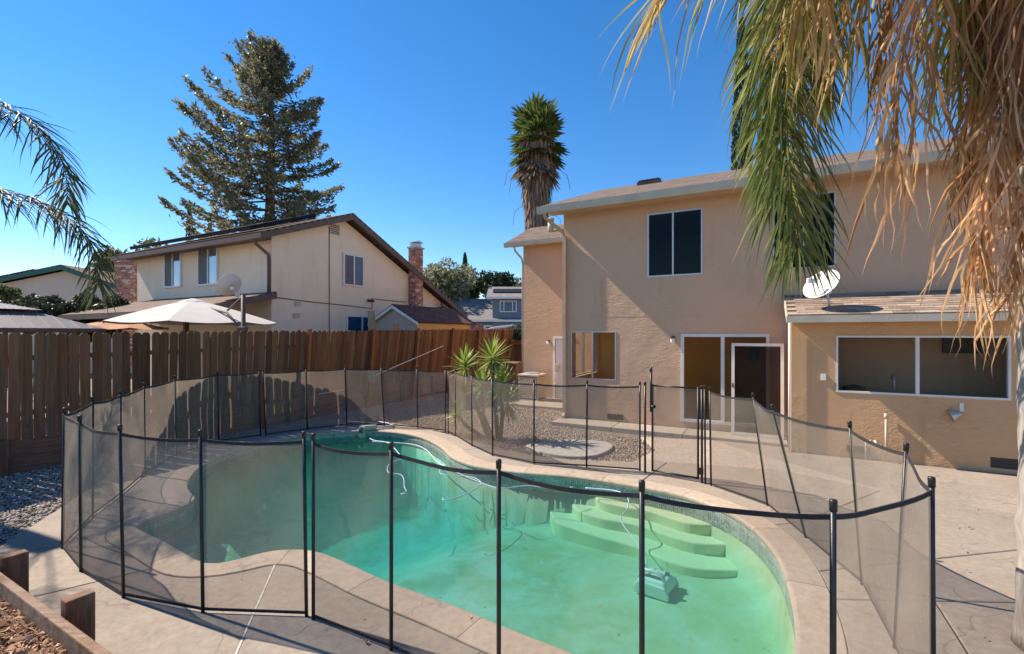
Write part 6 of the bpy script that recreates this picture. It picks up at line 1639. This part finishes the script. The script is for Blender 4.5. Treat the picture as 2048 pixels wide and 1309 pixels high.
m = MB(); dd = (pa - pb).normalized(); ss = Vector((0, 0, 1)) - dd * dd.z; ss.normalize(); loop = [pa + dd * (0.02 + .26 * (1 - math.cos(q)) / 2 * 1.2) + ss * .22 * math.sin(q) for q in np.linspace(0, 2 * math.pi, 17)]
m.tube(loop, 0.014, 6); m.build('hoop', M_PLASTIC_B, nt, True)
M_NET = meshcloth('net_cloth', (0.10, 0.28, 0.48), 0.8)
m = MB(); c = sum(loop[:-1], Vector()) / 16 + Vector((0.03, -0.10, -0.06)); k = len(loop) - 1; m.add(loop[:-1] + [c], [(i, (i + 1) % k, k) for i in range(k)]); m.build('net', M_NET, nt, True)
m = MB(); m.tube([W(8.44, 10.3, 0.62), W(9.3, 10.32, 0.64)], 0.012, 8); tag(m.build('pole', M_WHITEP, None, True, origin=W(8.44, 10.3, .6)), 'short pale pole lying along the retaining boards', 'pole')

# ------------------------------------------------------------------ timber-edged planter at the lower left
pl = thing('planter_edge', 'raised timber edging plank with two stub posts at lower left', 'planter', (-2.9, 3.0, 0))
A, B_ = Vector((-5.6, 4.50, 0)), Vector((-0.3, 1.53, 0)); dd = (B_ - A).normalized(); sn_ = Vector((-dd.y, dd.x, 0))
m = MB(); m.obox((A - sn_ * 0.055).xy.to_3d() + ZD * 0.17, B_ - A, sn_ * 0.052, ZD * 0.27); m.build('plank', M_TIMBER, pl, bevel=0.008)
m = MB(); m.obox((A - sn_ * 0.057).xy.to_3d() - ZD * 0.05, B_ - A, sn_ * 0.052, ZD * 0.215); m.build('plank', M_TIMBER, pl, bevel=0.008)
for px, py, h in ((-2.83, 2.975, 0.50), (-3.86, 3.55, 0.50)):
    m = MB(); o = Vector((px, py, -0.1)); m.obox(o - dd * 0.08 + sn_ * 0.002, dd * 0.09, sn_ * 0.15, ZD * (h + .1)); m.build('post', M_STAKE, pl, bevel=0.008)
sl_poly = [(A - sn_ * .06).xy, (B_ - sn_ * .06).xy, (-2.0, -1.0), (-7.5, 0.0), (-7.5, 4.2)]
mb = MB(); mb.prism([(p[0], p[1], -0.05) for p in sl_poly], (0, 0, 0.36))
so = mb.build('planter_soil', plain('planter_soil_mat', (0.15, 0.10, 0.07), 0.95, 0.4, 20, 1.0, 60), pl)
rg = np.random.default_rng(77); n = 34000
x = rg.uniform(-5.0, -1.2, n); y = rg.uniform(1.2, 4.3, n); k = inside(sl_poly, x, y); x, y = x[k], y[k]; n = len(x)
a = rg.uniform(0, 6.283, n); Lf = rg.uniform(.006, .030, n) * rg.choice([1, 1, 1, 1.9], n); Wf = Lf * rg.uniform(.10, .42, n); tl = rg.normal(0, .45, n); z = 0.313 + rg.uniform(0, .035, n)
d = np.stack([np.cos(a) * np.cos(tl), np.sin(a) * np.cos(tl), np.sin(tl)], 1); e = np.stack([-np.sin(a), np.cos(a), rg.normal(0, .5, n)], 1); c = np.stack([x, y, z], 1)
cv = np.stack([np.zeros(n), np.zeros(n), rg.uniform(.0, .5, n) * Lf], 1)
V = np.stack([c - d * Lf[:, None], c + e * Wf[:, None] + cv, c + d * Lf[:, None], c - e * Wf[:, None] + cv], 1).reshape(-1, 3)
o = big_mesh('leaf_litter', V, np.arange(4 * n).reshape(-1, 4), M_MULCH); tag(stuff(o), 'dry brown leaf litter filling the timber planter', 'leaf litter')
# long dry strips in the litter
st = MB(); sr = random.Random(3)
for i in range(26):
    p = Vector((sr.uniform(-4.0, -2.2), sr.uniform(2.0, 3.3), 0.34))
    if not inside(sl_poly, p.x, p.y): continue
    a = sr.uniform(0, 6.28); d = Vector((math.cos(a), math.sin(a), 0)); L = sr.uniform(.08, .22)
    st.tube([p, p + d * L * .5 + ZD * .02 + Vector((sr.uniform(-.03, .03), sr.uniform(-.03, .03), 0)), p + d * L], [0.004, 0.005, 0.002], 4)
tag(stuff(st.build('dry_twigs', M_FROND_D)), 'thin pale dry palm strips lying on the planter litter', 'twigs')
# fallen leaves on the deck
fl = MB(); fr2 = random.Random(12)
for i in range(90):
    x, y = fr2.uniform(-4.8, 7.5), fr2.uniform(2.6, 8.0)
    if not inside(DECK, x, y) or inside(POOL, x, y): continue
    a = fr2.uniform(0, 6.28); d = Vector((math.cos(a), math.sin(a), 0)); e = Vector((-d.y, d.x, 0)); L = fr2.uniform(.012, .035); c = Vector((x, y, 0.016))
    fl.add([c - d * L, c + e * L * .35 + ZD * .008, c + d * L, c - e * L * .35 + ZD * .006], [(0, 1, 2, 3)])
tag(stuff(fl.build('fallen_leaves', M_MULCH)), 'scattered brown fallen leaves on the concrete deck', 'leaves')

fw = MB(); fr3 = random.Random(19)
for i in range(150):
    x, y = fr3.uniform(-5.0, 2.6), fr3.uniform(3.2, 10.4)
    if not inside(offset_loop(POOL, -0.05), x, y): continue
    a = fr3.uniform(0, 6.28); d = Vector((math.cos(a), math.sin(a), 0)); e = Vector((-d.y, d.x, 0)); L = fr3.uniform(.006, .02); c = Vector((x, y, -0.111))
    fw.add([c - d * L, c + e * L * .4, c + d * L, c - e * L * .4], [(0, 1, 2, 3)])
tag(stuff(fw.build('floating_leaves', M_MULCH)), 'tiny brown leaves and specks floating on the pool water', 'leaves')
